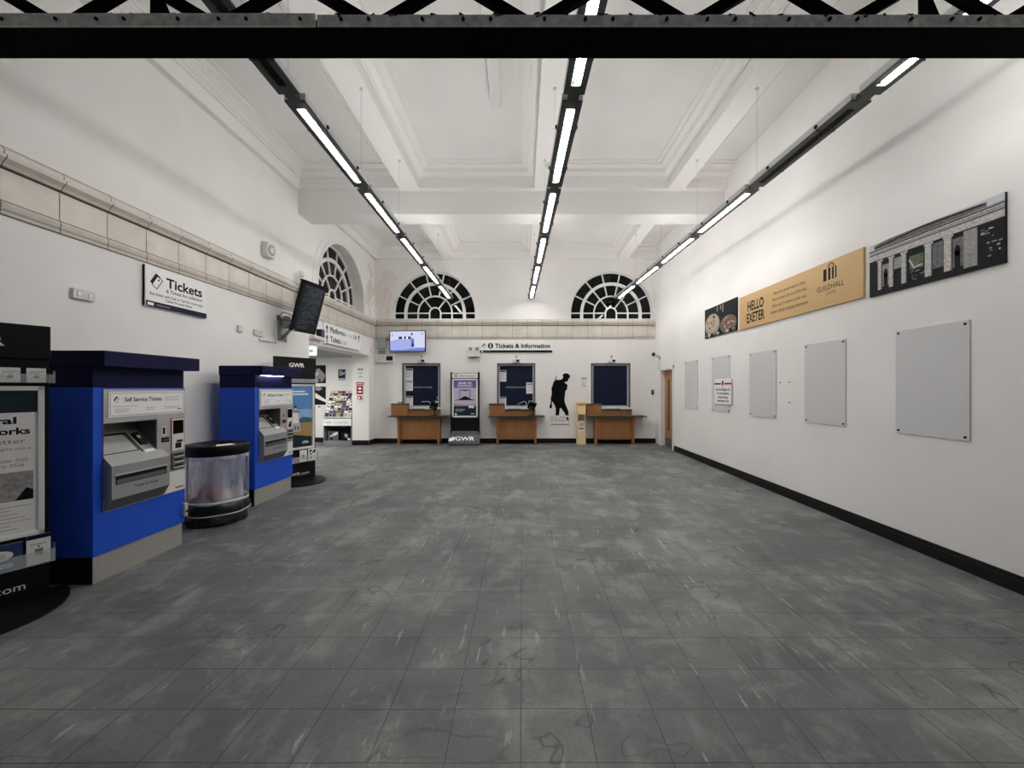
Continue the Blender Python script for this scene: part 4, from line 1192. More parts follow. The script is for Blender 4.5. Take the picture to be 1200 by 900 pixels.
for k, (x, nm) in enumerate(((-0.17, 'left'), (0.17, 'right'))):
    q = MB(); q.box(-0.14, 0.14, -0.01, 0.01, 0, 0.27, M_prdark if k else M_prmid, 0.002)
    for j in range(6):
        r2 = random.Random(j + 10 * k); q.ell(r2.uniform(-.09, .09), r2.uniform(.05, .22), .045, .03, -.0106 - .0004 * j, (M_prlight, M_prdark, M_white)[j % 3], 12)
    tag(q.build('magazine', None, (RX + x, RY + 0.13, 0.076), 0), 'black and white magazine on the %s of the lower shelf in the leaflet rack' % nm, 'magazine', 'magazines in the rack')

# ------------------------------------------------------------------ end wall fittings
K = YB / 460
ex = lambda px: (px - 612) * K
ez = lambda py: EYE + (455 - py) * K
root = thing('wall_television', 'blue-lit television showing the hall high on end wall', 'television', (ex(479.5), YB - 0.16, ez(400.7)), math.radians(-4))
q = MB(); q.box(-0.495, 0.495, 0, 0.05, -0.285, 0.285, M_blackp, 0.008); q.build('casing', root)
def em(name, col, es):
    return mat(name, tuple(int(c * .3) for c in col), 0.2, emit=col, es=es)
q = MB(); y = -0.0006; w, h = 0.475, 0.265
q.rect(-w, w, -h, h, y, em('tv_floor_blue', (160, 170, 226), 0.75))
q.poly([(-w, h), (w, h), (w, -.17), (.2, -.17), (.13, .06), (-.26, .06), (-w, .0)], y - .0004, em('tv_wall_pale', (206, 210, 238), 0.75))
q.rect(-.24, .10, .06, .125, y - .0008, em('tv_dark_blue', (38, 42, 104), 0.6))
for x in (-.14, -.03):
    q.rect(x, x + .04, .06, .12, y - .0012, em('tv_white', (232, 234, 252), 1.1))
q.poly([(.10, .06), (.17, .08), (.19, -.12), (.11, -.14)], y - .0008, em('tv_mid_blue', (92, 98, 190), 0.8))
q.poly([(.12, -.05), (.17, -.06), (.18, -.15), (.10, -.15)], y - .0012, em('tv_dark_blue', (38, 42, 104), 0.6))
q.ell(.12, .19, .025, .04, y - .0012, em('tv_dark_blue', (38, 42, 104), 0.6), 12); q.ell(-.42, .16, .02, .02, y - .0012, em('tv_mid_blue', (92, 98, 190), 0.8), 10); q.ell(.40, .19, .02, .02, y - .0012, em('tv_mid_blue', (92, 98, 190), 0.8), 10)
q.poly([(-w, -h), (w, -h), (w, -.18), (.2, -.19), (-.1, -.225), (-w, -.235)], y - .0008, em('tv_floor_near', (116, 132, 200), 0.7))
q.build('display', root)
q = MB(); q.box(-0.10, 0.10, 0.05, 0.145, -0.12, 0.12, M_metald, 0.005); q.build('wall_mount', root)
root = thing('junction_box', 'grey junction box beside the wall television', 'electrical box', (ex(448), YB, ez(402)), 0)
q = MB(); q.box(-0.11, 0.11, -0.09, 0, -0.16, 0.16, M_greyb, 0.008); q.build('housing', root)
q = MB(); q.box(-0.10, 0.10, -0.098, -0.0895, -0.15, 0.15, M_greyb, 0.004); q.build('lid', root)
q = MB(); q.tube([(0.11, -0.05, 0.08), (0.19, -0.09, 0.09), (0.24, -0.10, 0.04), (0.27, -0.10, -0.02)], 0.014, M_blackp, 8); q.build('cable', root)
b = MB(); b.box(-0.09, 0.09, -0.06, 0, -0.055, 0.055, M_greyb, 0.006)
for x in (-.05, .03):
    b.cyl((x, -.066, 0), (x, -.058, 0), .02, M_metald, 10)
tag(b.build('socket_box', None, (ex(448), YB, ez(412.6)), 0), 'small grey socket box under the grey junction box', 'electrical box')
root = thing('clock_display', 'white wall unit with black display below the junction box', 'display unit', (ex(452.5), YB, ez(420.5)), 0)
q = MB(); q.box(-0.24, 0.24, -0.09, 0, -0.105, 0.105, M_lgrey, 0.008); q.build('housing', root)
q = MB(); q.box(0.03, 0.21, -0.094, -0.0895, -0.055, 0.065, M_black, 0.002); q.build('display', root)
q = MB(); q.rect(-.10, -.03, .03, .045, -.0906, M_inkg); q.ell(-.17, -.03, .02, .02, -.0906, M_inkl, 10); q.build('print', root)

def win_sensor(label, px):
    root = thing('motion_sensor', label, 'sensor', (ex(px), YB, ez(423.5)), 0, 'sensors above ticket windows')
    q = MB(); q.box(-0.10, 0.10, -0.10, 0, -0.04, 0.045, M_lgrey, 0.01); q.build('housing', root)
    q = MB(); q.box(0.0, 0.085, -0.107, -0.0995, -0.015, 0.04, M_blackp, 0.004); q.build('lens', root)
    q = MB(); q.box(-0.02, 0.02, -0.03, 0, 0.045, 0.10, M_lgrey, 0.003); q.cyl((0, -0.045, 0.13), (0, 0, 0.13), 0.028, M_greyb, 12); q.build('mount', root)
win_sensor('white sensor above the ticket window under the television', 494.5)
win_sensor('white sensor under the tickets and information sign', 605)
win_sensor('white sensor above the plain navy ticket window', 716.5)
root = thing('emergency_light', 'white twin-headed emergency light left of the tickets and information sign', 'emergency light', (ex(555.5), YB, ez(414.5)), 0)
q = MB(); q.box(-0.15, 0.15, -0.11, 0, -0.09, 0.08, M_lgrey, 0.008); q.build('housing', root)
q = MB(); q.box(-.15, .15, -.115, -.0, -.10, -.0905, M_metald, 0.003); q.build('wall_mount', root)
for s in (-1, 1):
    q = MB(); q.cyl((s * 0.09, -0.03, 0.125), (s * 0.09, -0.12, 0.115), 0.045, M_metald, 16); q.cyl((s * 0.09, -0.122, 0.115), (s * 0.09, -0.119, 0.115), 0.038, M_greyb, 16); q.cyl((s * .09, -.05, .075), (s * .09, -.05, .11), .012, M_lgrey, 8); q.build('lamp_head', root)
W_, H_ = 1.96, 0.30
root = sign_board('information_sign', 'long white tickets and information sign with black bar on end wall', 'sign', (ex(605), YB, ez(406.7)), 0, W_, H_, 0.03)
q = MB(); y = -0.0306
q.rect(-W_ / 2, W_ / 2, -H_ / 2, -H_ / 2 + 0.06, y, M_ink); q.rect(-.95, -.90, -.135, -.105, y - .0004, M_white); q.rect(-.86, -.70, -.127, -.113, y - .0004, M_inkg)
ticket_icon(q, -0.87, 0.03, 0.085, y, M_ink, M_white)
q.ell(-0.70, 0.03, 0.072, 0.082, y, M_ink, 24); q.rect(-.718, -.682, -.03, .05, y - .0004, M_white); q.ell(-.70, .075, .02, .02, y - .0004, M_white, 10)
q.text('Tickets & Information', -0.575, -0.025, 0.115, y, M_ink, 'l', 0.032, 1.5)
q.build('print', root)

# counters below ticket windows
def counter(label, cx, w2):
    """w2 = (left end, box right end, window right, top right) relative to cx"""
    root = thing('ticket_counter', label, 'counter', (cx, YB, 0), 0, 'ticket counters')
    l, bx, wr, tr = w2
    q = MB(); q.box(l + .0, tr, -0.40, -0.001, 0.735, 0.765, M_top, 0.004); q.build('worktop', root)
    q = MB(); q.box(l + 0.02, bx, -0.20, -0.001, 0.7655, 1.055, M_wood, 0.003); q.box(l - .005 + .02, bx + .012, -0.215, -0.001, 1.055, 1.082, M_top, 0.003); q.build('side_box', root)
    q = MB(); q.box(bx + 0.0005, wr, -0.14, -0.001, 0.7655, 0.90, M_wood, 0.003); q.box(bx + 0.013, wr + 0.005, -0.17, -0.001, 0.90, 0.926, M_top, 0.003); q.build('transaction_ledge', root)
    q = MB(); q.box(l + 0.27, wr - 0.03, -0.24, -0.215, 0.13, 0.7345, M_wood, 0.003); q.build('front_panel', root)
    for x0 in (l + 0.225, wr - 0.03):
        q = MB(); q.prism([[(x0 - .0, 0.0), (x0 + .05, 0.0), (x0 + .065, 0.7345), (x0 - .015, 0.7345)]], -0.30, -0.215, M_wood); q.box(x0 + .004, x0 + .046, -.2149, -0.001, 0.02, 0.7345, M_wood)
        q.build('leg', root)
    return root
CX = [-2.75, -0.165, 2.41]
counter('wooden ticket counter under the television side window', CX[0], (-0.78, -0.32, 0.53, 0.79))
counter('wooden ticket counter under the middle ticket window', CX[1], (-0.74, -0.31, 0.52, 0.76))
counter('wooden ticket counter beside the cream leaflet dispenser', CX[2], (-0.70, -0.29, 0.54, 0.87))
def card_terminal(label, x):
    root = thing('card_terminal', label, 'card terminal', (x, YB - 0.27, 0.766), 0, 'card terminals')
    q = MB(); q.box(-0.09, 0.09, -0.05, 0.05, 0, 0.02, M_blackp, 0.004); q.cyl((0.03, 0, 0.02), (0.03, 0, 0.2), 0.014, M_blackp, 10); q.build('stand', root)
    q = MB(); q.M = Matrix.Translation((0, 0.0, 0.25)) @ Matrix.Rotation(math.radians(28), 4, 'X') @ Matrix.Rotation(math.radians(20), 4, 'Y'); q.box(-0.10, 0.10, -0.025, 0.025, -0.09, 0.12, M_blackp, 0.01)
    q.box(-0.07, 0.07, -0.028, -0.024, 0.02, 0.10, M_glassd, 0.002)
    for i in range(3):
        for j in range(3):
            q.box(-.06 + .045 * i, -.03 + .045 * i, -.029, -.024, -.07 + .026 * j, -.052 + .026 * j, M_metald, .001)
    q.M = Matrix(); q.build('keypad', root)
card_terminal('black card terminal on the counter below the television side window', -2.35)
card_terminal('black card terminal on the middle ticket counter', 0.255)
def gooseneck(label, x):
    root = thing('desk_microphone', label, 'microphone', (x, YB - 0.07, 0.9265), 0, 'desk microphones')
    q = MB(); q.lathe([(0, 0.07), (0.03, 0.068), (0.04, 0.03), (0.05, 0.0), (0, 0.0)], M_lgrey, 16); q.build('base', root)
    q = MB(); q.tube([(0.01, 0, 0.05), (0.02, 0, 0.14), (0.0, 0, 0.19), (-0.06, 0, 0.21), (-0.22, 0, 0.205 - (0.07 if x > -1 else 0))], 0.009, M_lgrey, 8); q.build('stem', root)
gooseneck('white gooseneck microphone at the ticket window below the television', -2.50)
gooseneck('white gooseneck microphone at the middle ticket window', 0.10)
def tray(label, x, w):
    q = MB(); q.box(-w, w, -0.05, 0.05, 0, 0.012, M_metald, 0.003); q.box(-w, -w + .012, -.05, .05, .012, .04, M_lgrey, .003); q.box(w - .012, w, -.05, .05, .012, .04, M_lgrey, .003); q.box(-w, w, .038, .05, .012, .045, M_lgrey, .003)
    tag(q.build('cash_tray', None, (x, YB - 0.08, 0.9265), 0), label, 'tray', 'pass-through trays')
tray('pass-through tray on the ledge of the counter below the television side', -2.82, 0.16)
tray('pass-through tray on the ledge of the middle ticket counter', -0.22, 0.17)
tray('pass-through tray on the ledge of the counter nearest the oak door', 2.45, 0.20)
b = MB(); b.tube([(-.05, 0, .0), (-.04, 0, .035), (.04, 0, .035), (.05, 0, 0)], 0.012, M_blackp, 8)
tag(b.build('cable_loop', None, (-3.3, YB - 0.1, 1.0825), 0), 'small black loop of cable on the counter box below television', 'cable')
# notices on the ticket window glass
wy = YB + 0.083
def tw(px, py):
    s = wy / 460
    return ((px - 612) * s, wy, EYE + (455 - py) * s)
notice('window_notice', 'topmost of three white notices on the ticket window below the television', tw(479.6, 438.5), 0, 0.20, 0.32, 'darktop', 'notices on ticket windows')
notice('window_notice', 'middle of three white notices on the ticket window below the television', tw(479.6, 451.8), 0, 0.20, 0.29, 'text', 'notices on ticket windows')
notice('window_notice', 'lowest of three white notices on the ticket window below the television', tw(479.6, 469.8), 0, 0.20, 0.26, 'darktop', 'notices on ticket windows')
notice('window_notice', 'upper left white notice on the middle ticket window', tw(589, 440.5), 0, 0.20, 0.31, 'darktop', 'notices on ticket windows')
notice('window_notice', 'lower left white notice on the middle ticket window', tw(589, 470.3), 0, 0.20, 0.25, 'darktop', 'notices on ticket windows')
notice('window_notice', 'white notice on the right edge of the middle ticket window', tw(621, 454.8), 0, 0.20, 0.30, 'text', 'notices on ticket windows')
q = MB(); q.box(-.05, .05, -.003, 0, -.05, .05, mat('violet_sticker', (86, 78, 170), 0.5)); q.poly([(-.03, -.03), (.03, .03), (.03, .04), (-.03, -.015)], -.0036, M_white)
tag(q.build('window_sticker', None, tw(513.7, 466), 0), 'small violet sticker on the ticket window below the television', 'sticker')
for px, nm in ((512.5, 'below the television'), (622, 'in the middle')):
    q = MB(); q.box(-.065, .065, -.003, 0, -.06, .06, mat('pale_teal_sticker', (120, 148, 168), 0.5, noise=.2, nscale=20)); q.rect(-.05, .05, .01, .035, -.0036, M_white)
    tag(q.build('window_sticker', None, tw(px, 472), 0), 'pale blue card sticker low on the ticket window %s' % nm, 'sticker')
# wall notices
notice('wall_notice', 'faint white notice between soldier silhouette and plain navy ticket window', (ex(684.5), YB, ez(448)), 0, 0.17, 0.30, 'faint')

# soldier silhouette (flat vinyl on wall)
root = thing('silhouette_picture', 'black life-size vinyl silhouette of a soldier with rifle on end wall', 'wall decal', (0, YB - 0.002, 0), 0)
def sp(cx, cy):            # zoom crop (635..695, 425..525 at 9x) -> wall
    return (ex(635 + cx / 9.0), ez(425 + cy / 9.0))
body_ = [(243, 112), (268, 112), (288, 124), (297, 142), (296, 158), (282, 166), (276, 190), (262, 202), (244, 200), (240, 212), (258, 222), (271, 236), (268, 262), (264, 286), (250, 292), (246, 312), (240, 372), (240, 410), (250, 440), (266, 478), (280, 512), (282, 556), (248, 556), (243, 534), (222, 504), (200, 478), (190, 478), (186, 510), (180, 556), (142, 556), (146, 520), (146, 482), (132, 446), (118, 414), (106, 412), (104, 440), (108, 460), (104, 480), (82, 482), (80, 466), (90, 430), (96, 400), (92, 376), (100, 350), (104, 318), (100, 268), (110, 250), (122, 206), (138, 186), (144, 160), (150, 134), (153, 136), (150, 180), (180, 182), (206, 178), (222, 164), (224, 144), (218, 134), (228, 118)]
q = MB(); q.prism([[sp(*p) for p in body_]], -0.004, 0.0, mat('black_vinyl', (4, 4, 5), 0.6, spec=0.1)); q.build('figure', root)
q = MB()
x0, z0 = sp(90, 588); q.text('1914 - 1918', x0, z0, 0.05, -0.0012, M_inkg, 'l', 0.0, sp(245, 0)[0] - x0)
x0, z0 = sp(92, 615); q.text('Lest We Forget', x0, z0, 0.05, -0.0012, M_ink, 'l', 0.0, sp(245, 0)[0] - x0)
x0, z0 = sp(95, 655); q.rect(x0, sp(285, 0)[0], z0, z0 + 0.022, -0.0012, M_inkg); q.rect(sp(75, 0)[0], sp(292, 0)[0], z0 - .026, z0 - .018, -0.0012, M_inkl)
q.build('lettering', root)
q = MB(); cx_, cz_ = sp(272, 596); q.ell(cx_, cz_, .035, .04, -.0014, M_red, 14); q.ell(cx_ - .01, cz_ + .03, .03, .03, -.0018, M_ink, 12); q.poly([(cx_, cz_ - .02), (cx_ + .05, cz_ - .07), (cx_ + .035, cz_ - .08)], -.0016, M_prgreen); o = q.build('poppy', root); o['label'] = 'red poppy emblem'

# cream leaflet dispenser
root = thing('leaflet_dispenser', 'cream upright leaflet dispenser beside the counter nearest the door', 'dispenser', (ex(680) - 0.005, YB - 0.15, 0), 0)
q = MB()
q.box(-0.11, -0.095, -0.12, 0.12, 0, 1.12, M_gold, 0.003); q.box(0.095, 0.11, -0.12, 0.12, 0, 1.12, M_gold, 0.003); q.box(-0.095, 0.095, 0.10, 0.12, 0, 1.12, M_gold, 0.003)
q.box(-0.095, 0.095, -0.12, -0.10, 0, 0.345, M_gold, 0.003); q.box(-0.095, 0.095, -0.12, -0.10, 0.80, 1.0, M_gold, 0.003); q.box(-0.095, 0.095, -0.12, 0.1, 1.0, 1.02, M_gold, 0.002); q.box(-0.095, 0.095, -0.12, 0.1, 0.345, 0.36, M_gold, 0.002)
q.build('carcass', root)
q = MB(); q.box(-0.094, 0.094, -0.09, 0.099, 1.021, 1.09, wood_material('tan_box', (176, 130, 70), (206, 160, 96)), 0.003); q.build('top_tray', root)
b = MB(); b.box(-0.085, 0.085, -0.012, 0.012, 0, 0.26, M_paper, 0.002); b.rect(-.07, .07, .12, .22, -.0126, M_prlight); b.rect(-.07, .07, .03, .09, -.0126, M_prgrey)
tag(b.build('leaflet', None, (ex(680) - 0.005, YB - 0.22, 0.361), 0), 'white leaflet inside the cream leaflet dispenser', 'leaflet')

# information kiosk on end wall
root = thing('information_kiosk', 'black information totem with lilac poster between the first two counters', 'information totem', (ex(546.6), YB - 0.28, 0), 0)
kw = 0.37
q = MB(); q.box(-kw, kw, 0.0, 0.10, 0.20, 1.90, M_blackp, 0.006); q.box(-kw - .012, -kw + .02, -.015, .105, .2, 1.925, M_blackp, .004); q.box(kw - .02, kw + .012, -.015, .105, .2, 1.925, M_blackp, .004); q.build('body', root)
q = MB()
prof = [(0.12, 0.0), (-0.20, 0.0), (-0.205, 0.05), (-0.17, 0.13), (-0.10, 0.21), (-0.03, 0.27), (0.0, 0.36), (0.12, 0.36)]
k = len(prof)
V = [(-kw - .03, y_, z_) for y_, z_ in prof] + [(kw + .03, y_, z_) for y_, z_ in prof]
q.add(V, [(i, k + i, k + (i + 1) % k, (i + 1) % k) for i in range(k)] + [list(range(k))[::-1], list(range(k, 2 * k))], mat('dark_grey_kiosk_base', (64, 72, 76), 0.35))
bs = fixn(q.build('base', root))
q = MB()
q.M = Matrix.Translation((0, -0.175, 0.128)) @ Matrix.Rotation(math.radians(-41), 4, 'X')
q.text('GWR', 0.02, 0.0, 0.12, -0.004, M_white, 'c', 0.018, 0.50)
q.poly([(-.40, -.03), (-.27, .0), (-.22, .1), (-.30, .115), (-.40, .06)], -0.004, M_white)
q.build('logo', bs)
q = MB(); q.box(-kw + .03, kw - .03, -0.012, 0.0, 1.765, 1.89, M_white, 0.003); q.text('Information', 0.06, 1.80, 0.055, -0.0126, M_inkg, 'c', 0.01, 0.42)
for x0, x1, z0, z1 in ((-.28, -.20, 1.79, 1.80), (-.28, -.20, 1.86, 1.87), (-.28, -.27, 1.79, 1.87), (-.21, -.20, 1.79, 1.87), (-.25, -.23, 1.815, 1.845)):
    q.rect(x0, x1, z0, z1, -.0126, M_ink)
q.build('title_panel', root)
q = MB(); z0, z1 = 0.72, 1.745
for x0, x1, a, b_ in ((-.34, -.30, z0, z1), (.30, .34, z0, z1), (-.34, .34, z1 - .035, z1), (-.34, .34, z0, z0 + .045)):
    q.box(x0, x1, -0.016, -0.0005, a, b_, M_whitefr, 0.003)
q.build('poster_frame', root)
q = MB(); q.box(-.30, .30, -.006, -.001, z0 + .04, z1 - .03, M_prlilac); y = -.0066; a, H = z0 + .04, z1 - z0 - .07
q.rect(-.30, .30, a + H * .78, a + H, y, M_prviolet); q.rect(-.30, .30, a, a + H * .27, y, M_teal)
q.poly([(-.30, a + H * .43), (-.15, a + H * .46), (-.05, a + H * .53), (.0, a + H * .55), (.06, a + H * .53), (.16, a + H * .47), (.30, a + H * .43), (.1, a + H * .44)], y - .0008, M_prdark)
for x0, x1, b0, b1 in ((-.14, -.125, .46, .72), (.125, .14, .46, .72), (-.14, .14, .71, .73), (-.05, .05, .69, .705)):
    q.rect(x0, x1, a + H * b0, a + H * b1, y - .0004, M_navyink)
q.poly([(-.30, a + H * .27), (.30, a + H * .27), (.30, a + H * .33), (.0, a + H * .30), (-.30, a + H * .34)], y - .0006, M_prgrey)
q.text('SAVE 1/3', 0.0, a + H * .885, 0.055, y - .0008, M_white, 'c', 0.04, .34); q.rect(-.20, .20, a + H * .835, a + H * .855, y - .0008, M_white); q.rect(-.18, .18, a + H * .80, a + H * .812, y - .0008, M_prlilac)
q.rect(.10, .24, a + H * .22, a + H * .29, y - .001, M_paper); q.rect(-.25, .0, a + H * .17, a + H * .19, y - .0008, M_inkl); q.rect(-.25, -.04, a + H * .13, a + H * .145, y - .0008, M_inkl); q.ell(-.24, a + H * .05, .03, .03, y - .0008, M_paper, 12); q.rect(.16, .25, a + H * .05, a + H * .07, y - .0008, M_paper)
q.build('poster', root)

# bullet camera at corner
root = thing('security_camera', 'white bullet security camera with black lens near the end wall corner', 'camera', (XR, 10.35, 2.31), RIGHT)
q = MB(); q.cyl((0, -0.03, 0), (0, 0, 0), 0.06, M_lgrey, 18); q.cyl((0, -0.05, 0.0), (0.0, -0.03, 0.0), 0.03, M_lgrey, 12); q.build('mount', root)
q = MB(); q.cyl((0.0, -0.05, 0.03), (0.06, -0.19, 0.07), 0.045, M_lgrey, 18); q.build('body', root)
q = MB(); q.cyl((0.055, -0.178, 0.067), (0.065, -0.205, 0.075), 0.05, M_blackp, 18); q.build('lens', root)

# ------------------------------------------------------------------ right wall
def rw_thing(name, label, cat, y0, y1, z0, z1, group=None):
    return thing(name, label, cat, (XR, (y0 + y1) / 2, (z0 + z1) / 2), RIGHT, group), (y1 - y0) / 2, (z1 - z0) / 2
PAN = [(8.11, 8.73, 'farthest blank grey notice board, next to the oak door'), (6.855, 7.495, 'blank grey notice board partly covered by the red-striped notice'),
       (5.60, 6.255, 'blank grey notice board beneath the left part of the mustard sign'), (4.395, 5.03, 'blank grey notice board beneath the right part of the mustard sign'), (3.175, 3.805, 'nearest and largest-looking blank grey notice board under the columned building picture')]
for y0, y1, lb in PAN:
    root, w, h = rw_thing('notice_board', lb, 'notice board', y0, y1, 1.063, 2.05 + (0.03 if y0 > 6 else 0), 'grey notice boards')
    q = MB(); q.box(-w, w, -0.012, 0, -h, h, M_grey, 0.002)
    q.build('board', root)
    for sx in (-1, 1):
        for sz in (-1, 1):
            q = MB(); q.cyl((sx * (w - .03), -0.017, sz * (h - .03)), (sx * (w - .03), -0.0118, sz * (h - .03)), 0.011, M_blackp, 10); q.build('mounting_screw', root)
root, w, h = rw_thing('wall_notice', 'white construction notice with red stripe over a grey notice board', 'notice', 6.76, 7.36, 1.20, 1.665)
root.location.x = XR - 0.013
q = MB(); q.box(-w, w, -0.012, 0, -h, h, M_white, 0.002); q.build('board', root)
q = MB(); y = -0.0126
q.rect(-w, -.06, h - .105, h - .075, y, M_red); q.rect(.06, w, h - .105, h - .075, y, M_red); q.ell(0, h - .08, .035, .05, y - .0004, M_red, 16); q.rect(-.04, .04, h - .16, h - .15, y, M_inkl)
for k, t in enumerate(('See The Navigator for', 'any inconvenience', 'caused during', 'construction work')):
    q.text(t, 0.0, 0.02 - 0.068 * k, 0.042, y, M_ink, 'c', 0.03, (0.5, 0.42, 0.34, 0.42)[k])
for x0, x1, z0, z1 in ((-w, w, -h, -h + .008), (w - .008, w, -h, h)):
    q.rect(x0, x1, z0, z1, y, M_inkg)
q.build('print', root)

root, w, h = rw_thing('wall_sign', 'long mustard HELLO EXETER sign with black lettering on right wall', 'sign', 4.15, 6.52, 2.455, 2.99)
q = MB(); q.box(-w, w, -0.025, 0, -h, h, M_yellow, 0.003); q.build('board', root)
q = MB(); y = -0.0256
# left of sign is far end: local x = -w..w
q.text('HELLO', -w + 0.24, 0.0, 0.145, y, M_ink, 'l', 0.025, 0.42); q.text('EXETER', -w + 0.22, -0.185, 0.145, y, M_ink, 'l', 0.025, 0.46)
for k, (t, l) in enumerate((('Visit us for great brands to shop,', .64), ('dine and save! Left out of the main', .68), ('doors, just 2 minutes up the road.', .68), ("Exeter's family shopping destination.", .74))):
    q.text(t, 0.02 + (0, 0, 0, 0)[k], 0.11 - 0.088 * k, 0.04, y, M_ink, 'c', 0.006, l)
q.build('print', root); q = MB()
lx = w - 0.45
for k, bw in enumerate((.05, .034, .026, .02)):
    xx = lx - .10 + (0, .075, .132, .178)[k]
    q.rect(xx, xx + bw, 0.045, 0.185, y, M_ink)
q.text('GUILDHALL', lx, -0.065, 0.062, y, M_ink, 'c', 0.0, 0.40); q.text('EXETER', lx + .02, -0.125, 0.03, y, M_ink, 'c', 0.0, 0.14)
lg = q.build('logo', root)
q = MB(); q.tube([(lx + .02 + .04 * math.cos(t), y - .001, .19 + .045 * math.sin(t)) for t in [PI * i / 10 for i in range(11)]], 0.005, M_ink, 6)
q.build('logo_arch', lg)

root, w, h = rw_thing('picture_panel', 'dark food photograph panel at the far end of the mustard sign', 'picture', 6.60, 7.76, 2.47, 3.03)
q = MB(); q.box(-w, w, -0.02, 0, -h, h, M_black, 0.003); q.build('board', root)
q = MB(); y = -0.0206
q.rect(-w, w, -h, h, y, M_prdark)
for (cx, cz, rx, rz_, m_) in ((-.28, -.05, .285, .205, M_prgrey), (-.28, -.02, .25, .16, M_prbeige), (.29, -.12, .28, .155, M_prmid), (.29, -.10, .25, .12, M_prbrown)):
    q.ell(cx, cz, rx, rz_ if cz - rz_ > -h else cz + h, y - .0004 - .0004 * (m_ in (M_prbeige, M_prbrown)), m_, 26)
rr = random.Random(5)
for k in range(46):
    a, r_ = rr.uniform(0, 6.28), rr.uniform(0, 1)
    cx, cz, rx, rz_ = (-.28, -.02, .21, .13) if k % 2 else (.29, -.10, .21, .10)
    q.ell(cx + rx * r_ * math.cos(a), cz + rz_ * r_ * math.sin(a), rr.uniform(.012, .035), rr.uniform(.008, .02), y - .0012 - .00005 * k, (M_prlight, M_prdark, M_prbrown, M_prbeige)[k % 4], 8)
for x, l in ((-.1, .12), (.02, .1), (.1, .16)):
    q.rect(x, x + .03, h - l, h - .02, y - .0006, M_prgrey)
for k in range(10):
    q.ell(-.5 + .11 * k, -h + .04, .05, .03, y - .0032, (M_prmid, M_prlight, M_prdark)[k % 3], 10)
q.build('print', root)

root, w, h = rw_thing('picture_panel', 'black and white picture panel of a columned building, nearest on right wall', 'picture', 2.935, 4.08, 2.435, 2.965)
q = MB(); q.box(-w, w, -0.02, 0, -h, h, M_black, 0.003); q.build('board', root)
q = MB(); y = -0.0206
fx = lambda f: -w + 2 * w * f
fz = lambda f: h - 2 * h * f
def quad(m_, x0, x1, zl0, zl1, zr0, zr1, dy):
    q.poly([(fx(x0), fz(zl1)), (fx(x1), fz(zr1)), (fx(x1), fz(zr0)), (fx(x0), fz(zl0))], y - dy, m_)
quad(M_prdark, 0, 1, 0, 1, 0, 1, 0)
quad(mat('print_sky_white', (198, 200, 204), .6), 0, 1, 0, .13, 0, .14, .0004)
q.poly([(fx(.05), fz(.11)), (fx(.05), fz(.03)), (fx(.18), fz(-.0)), (fx(.55), fz(.0)), (fx(.9), fz(.04)), (fx(.9), fz(.12))], y - .0006, M_prmid)
q.poly([(fx(.06), fz(.07)), (fx(.45), fz(.01)), (fx(.88), fz(.05)), (fx(.9), fz(.075)), (fx(.45), fz(.035)), (fx(.06), fz(.095))], y - .0008, M_prdark)
quad(M_prgrey, 0, 1, .12, .33, .11, .35, .001)
quad(M_prlight, 0, 1, .22, .32, .24, .34, .0012)
for z, t in ((.12, .02), (.205, .012), (.325, .008)):
    quad(M_prdark, 0, 1, z, z + t, z + .015, z + .015 + t, .0014)
quad(M_prlight, 0, 1, .145, .165, .15, .17, .0014)
for x0, x1, m_ in ((.085, .125, M_prlight), (.19, .232, M_prlight), (.30, .345, M_prlight), (.49, .545, M_prlight), (.63, .685, M_prlight)):
    quad(m_, x0, x1, .34, .90, .34, .90, .0012); quad(M_prmid, x1 - .008, x1, .34, .9, .34, .9, .0014); quad(M_prlight, x0 - .008, x1 + .008, .34, .37, .34, .37, .0016)
quad(M_prgrey, .76, .845, .36, .93, .36, .93, .0012); quad(M_prgrey, .235, .30, .40, .60, .40, .60, .0008); quad(M_prmid, .55, .63, .38, .80, .38, .80, .0008); quad(M_prgrey, .13, .19, .45, .85, .45, .85, .0008); quad(M_prmid, .69, .76, .42, .88, .42, .88, .0008)
for x in (.16, .72):
    q.ell(fx(x), fz(.62), .022, .05, y - .001, M_prdark, 14); quad(M_prdark, x - .019, x + .019, .62, .92, .62, .92, .001)
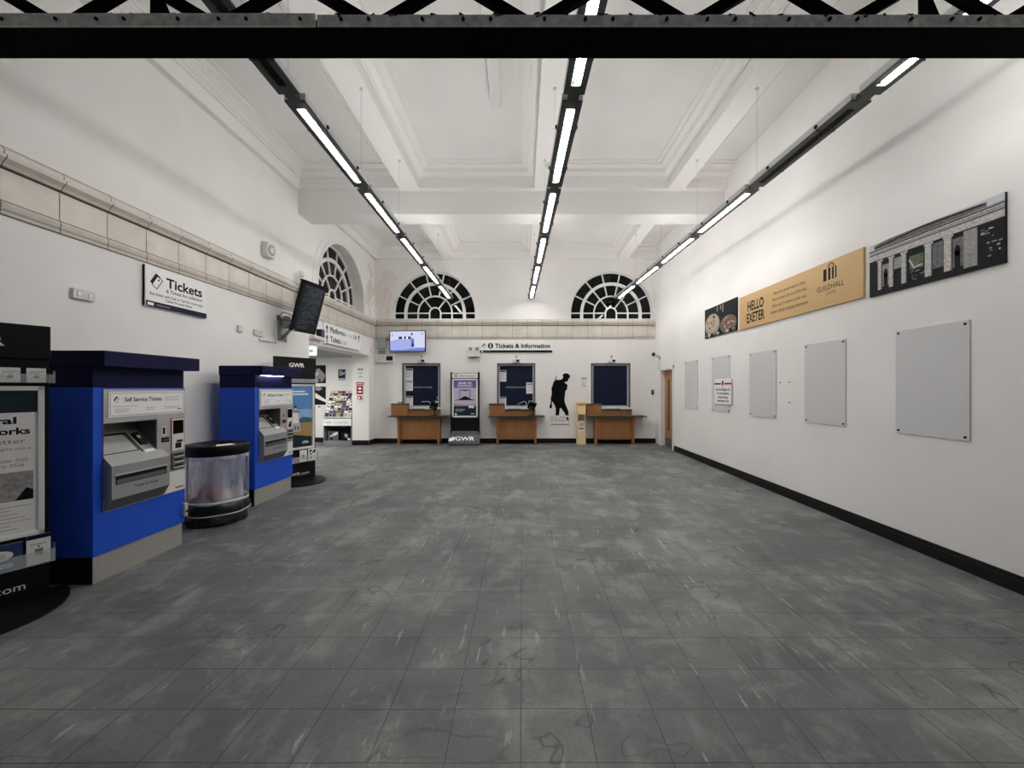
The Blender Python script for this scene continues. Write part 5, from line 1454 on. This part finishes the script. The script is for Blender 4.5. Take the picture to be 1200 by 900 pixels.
quad(M_prgreen, .37, .48, .46, .70, .46, .70, .0008)
q.poly([(fx(.37), fz(.5)), (fx(.41), fz(.66)), (fx(.47), fz(.64)), (fx(.47), fz(.67)), (fx(.40), fz(.69)), (fx(.36), fz(.52))], y - .0012, M_prlight)
for k in range(18):
    rr = random.Random(k + 40); quad((M_prlight, M_prgrey, M_prmid)[k % 3], (a := rr.uniform(.86, .97)), a + rr.uniform(.01, .03), (c := rr.uniform(.42, .9)), c + .02, c, c + .02, .0012)
for k in range(14):
    rr = random.Random(k + 90); quad((M_prmid, M_prgrey)[k % 2], (a := rr.uniform(.37, .48)), a + .015, (c := rr.uniform(.7, .9)), c + .015, c, c + .015, .0012)
q.build('print', root)
# leftover screw plugs between panels
for k, (Yp, z) in enumerate(((5.33, 1.575), (5.33, 1.30), (5.52, 1.575))):
    b = MB(); b.cyl((0, -0.006, 0), (0, 0, 0), 0.009, M_blackp, 8)
    tag(b.build('wall_plug', None, (XR, Yp, z), RIGHT), 'small dark screw plug in right wall between two grey panels', 'screw', 'leftover screw plugs')

# ------------------------------------------------------------------ world and camera
w = bpy.data.worlds.new('night'); SC.world = w
w.use_nodes = True
bg = w.node_tree.nodes['Background']
bg.inputs['Color'].default_value = rgb(190, 200, 215)
bg.inputs['Strength'].default_value = 0.12

cam = bpy.data.cameras.new('camera')
cam.sensor_width = 36.0; cam.sensor_fit = 'HORIZONTAL'
cam.lens = 460.0 / 1200.0 * 36.0
cam.shift_x = -12.0 / 1200.0
cam.shift_y = 5.0 / 1200.0
cam.clip_start = 0.05
co = bpy.data.objects.new('camera', cam); COL.objects.link(co)
co.location = (0, 0, EYE); co.rotation_euler = (PI / 2, 0, 0)
SC.camera = co

vs = SC.view_settings
vs.view_transform = 'Standard'; vs.look = 'None'; vs.gamma = 1.0; vs.use_curve_mapping = False
vs.exposure = 0.41
SC.cycles.use_denoising = True
SC.cycles.max_bounces = 8
SC.cycles.diffuse_bounces = 6
SC.cycles.transparent_max_bounces = 12
SC.cycles.sample_clamp_indirect = 6.0
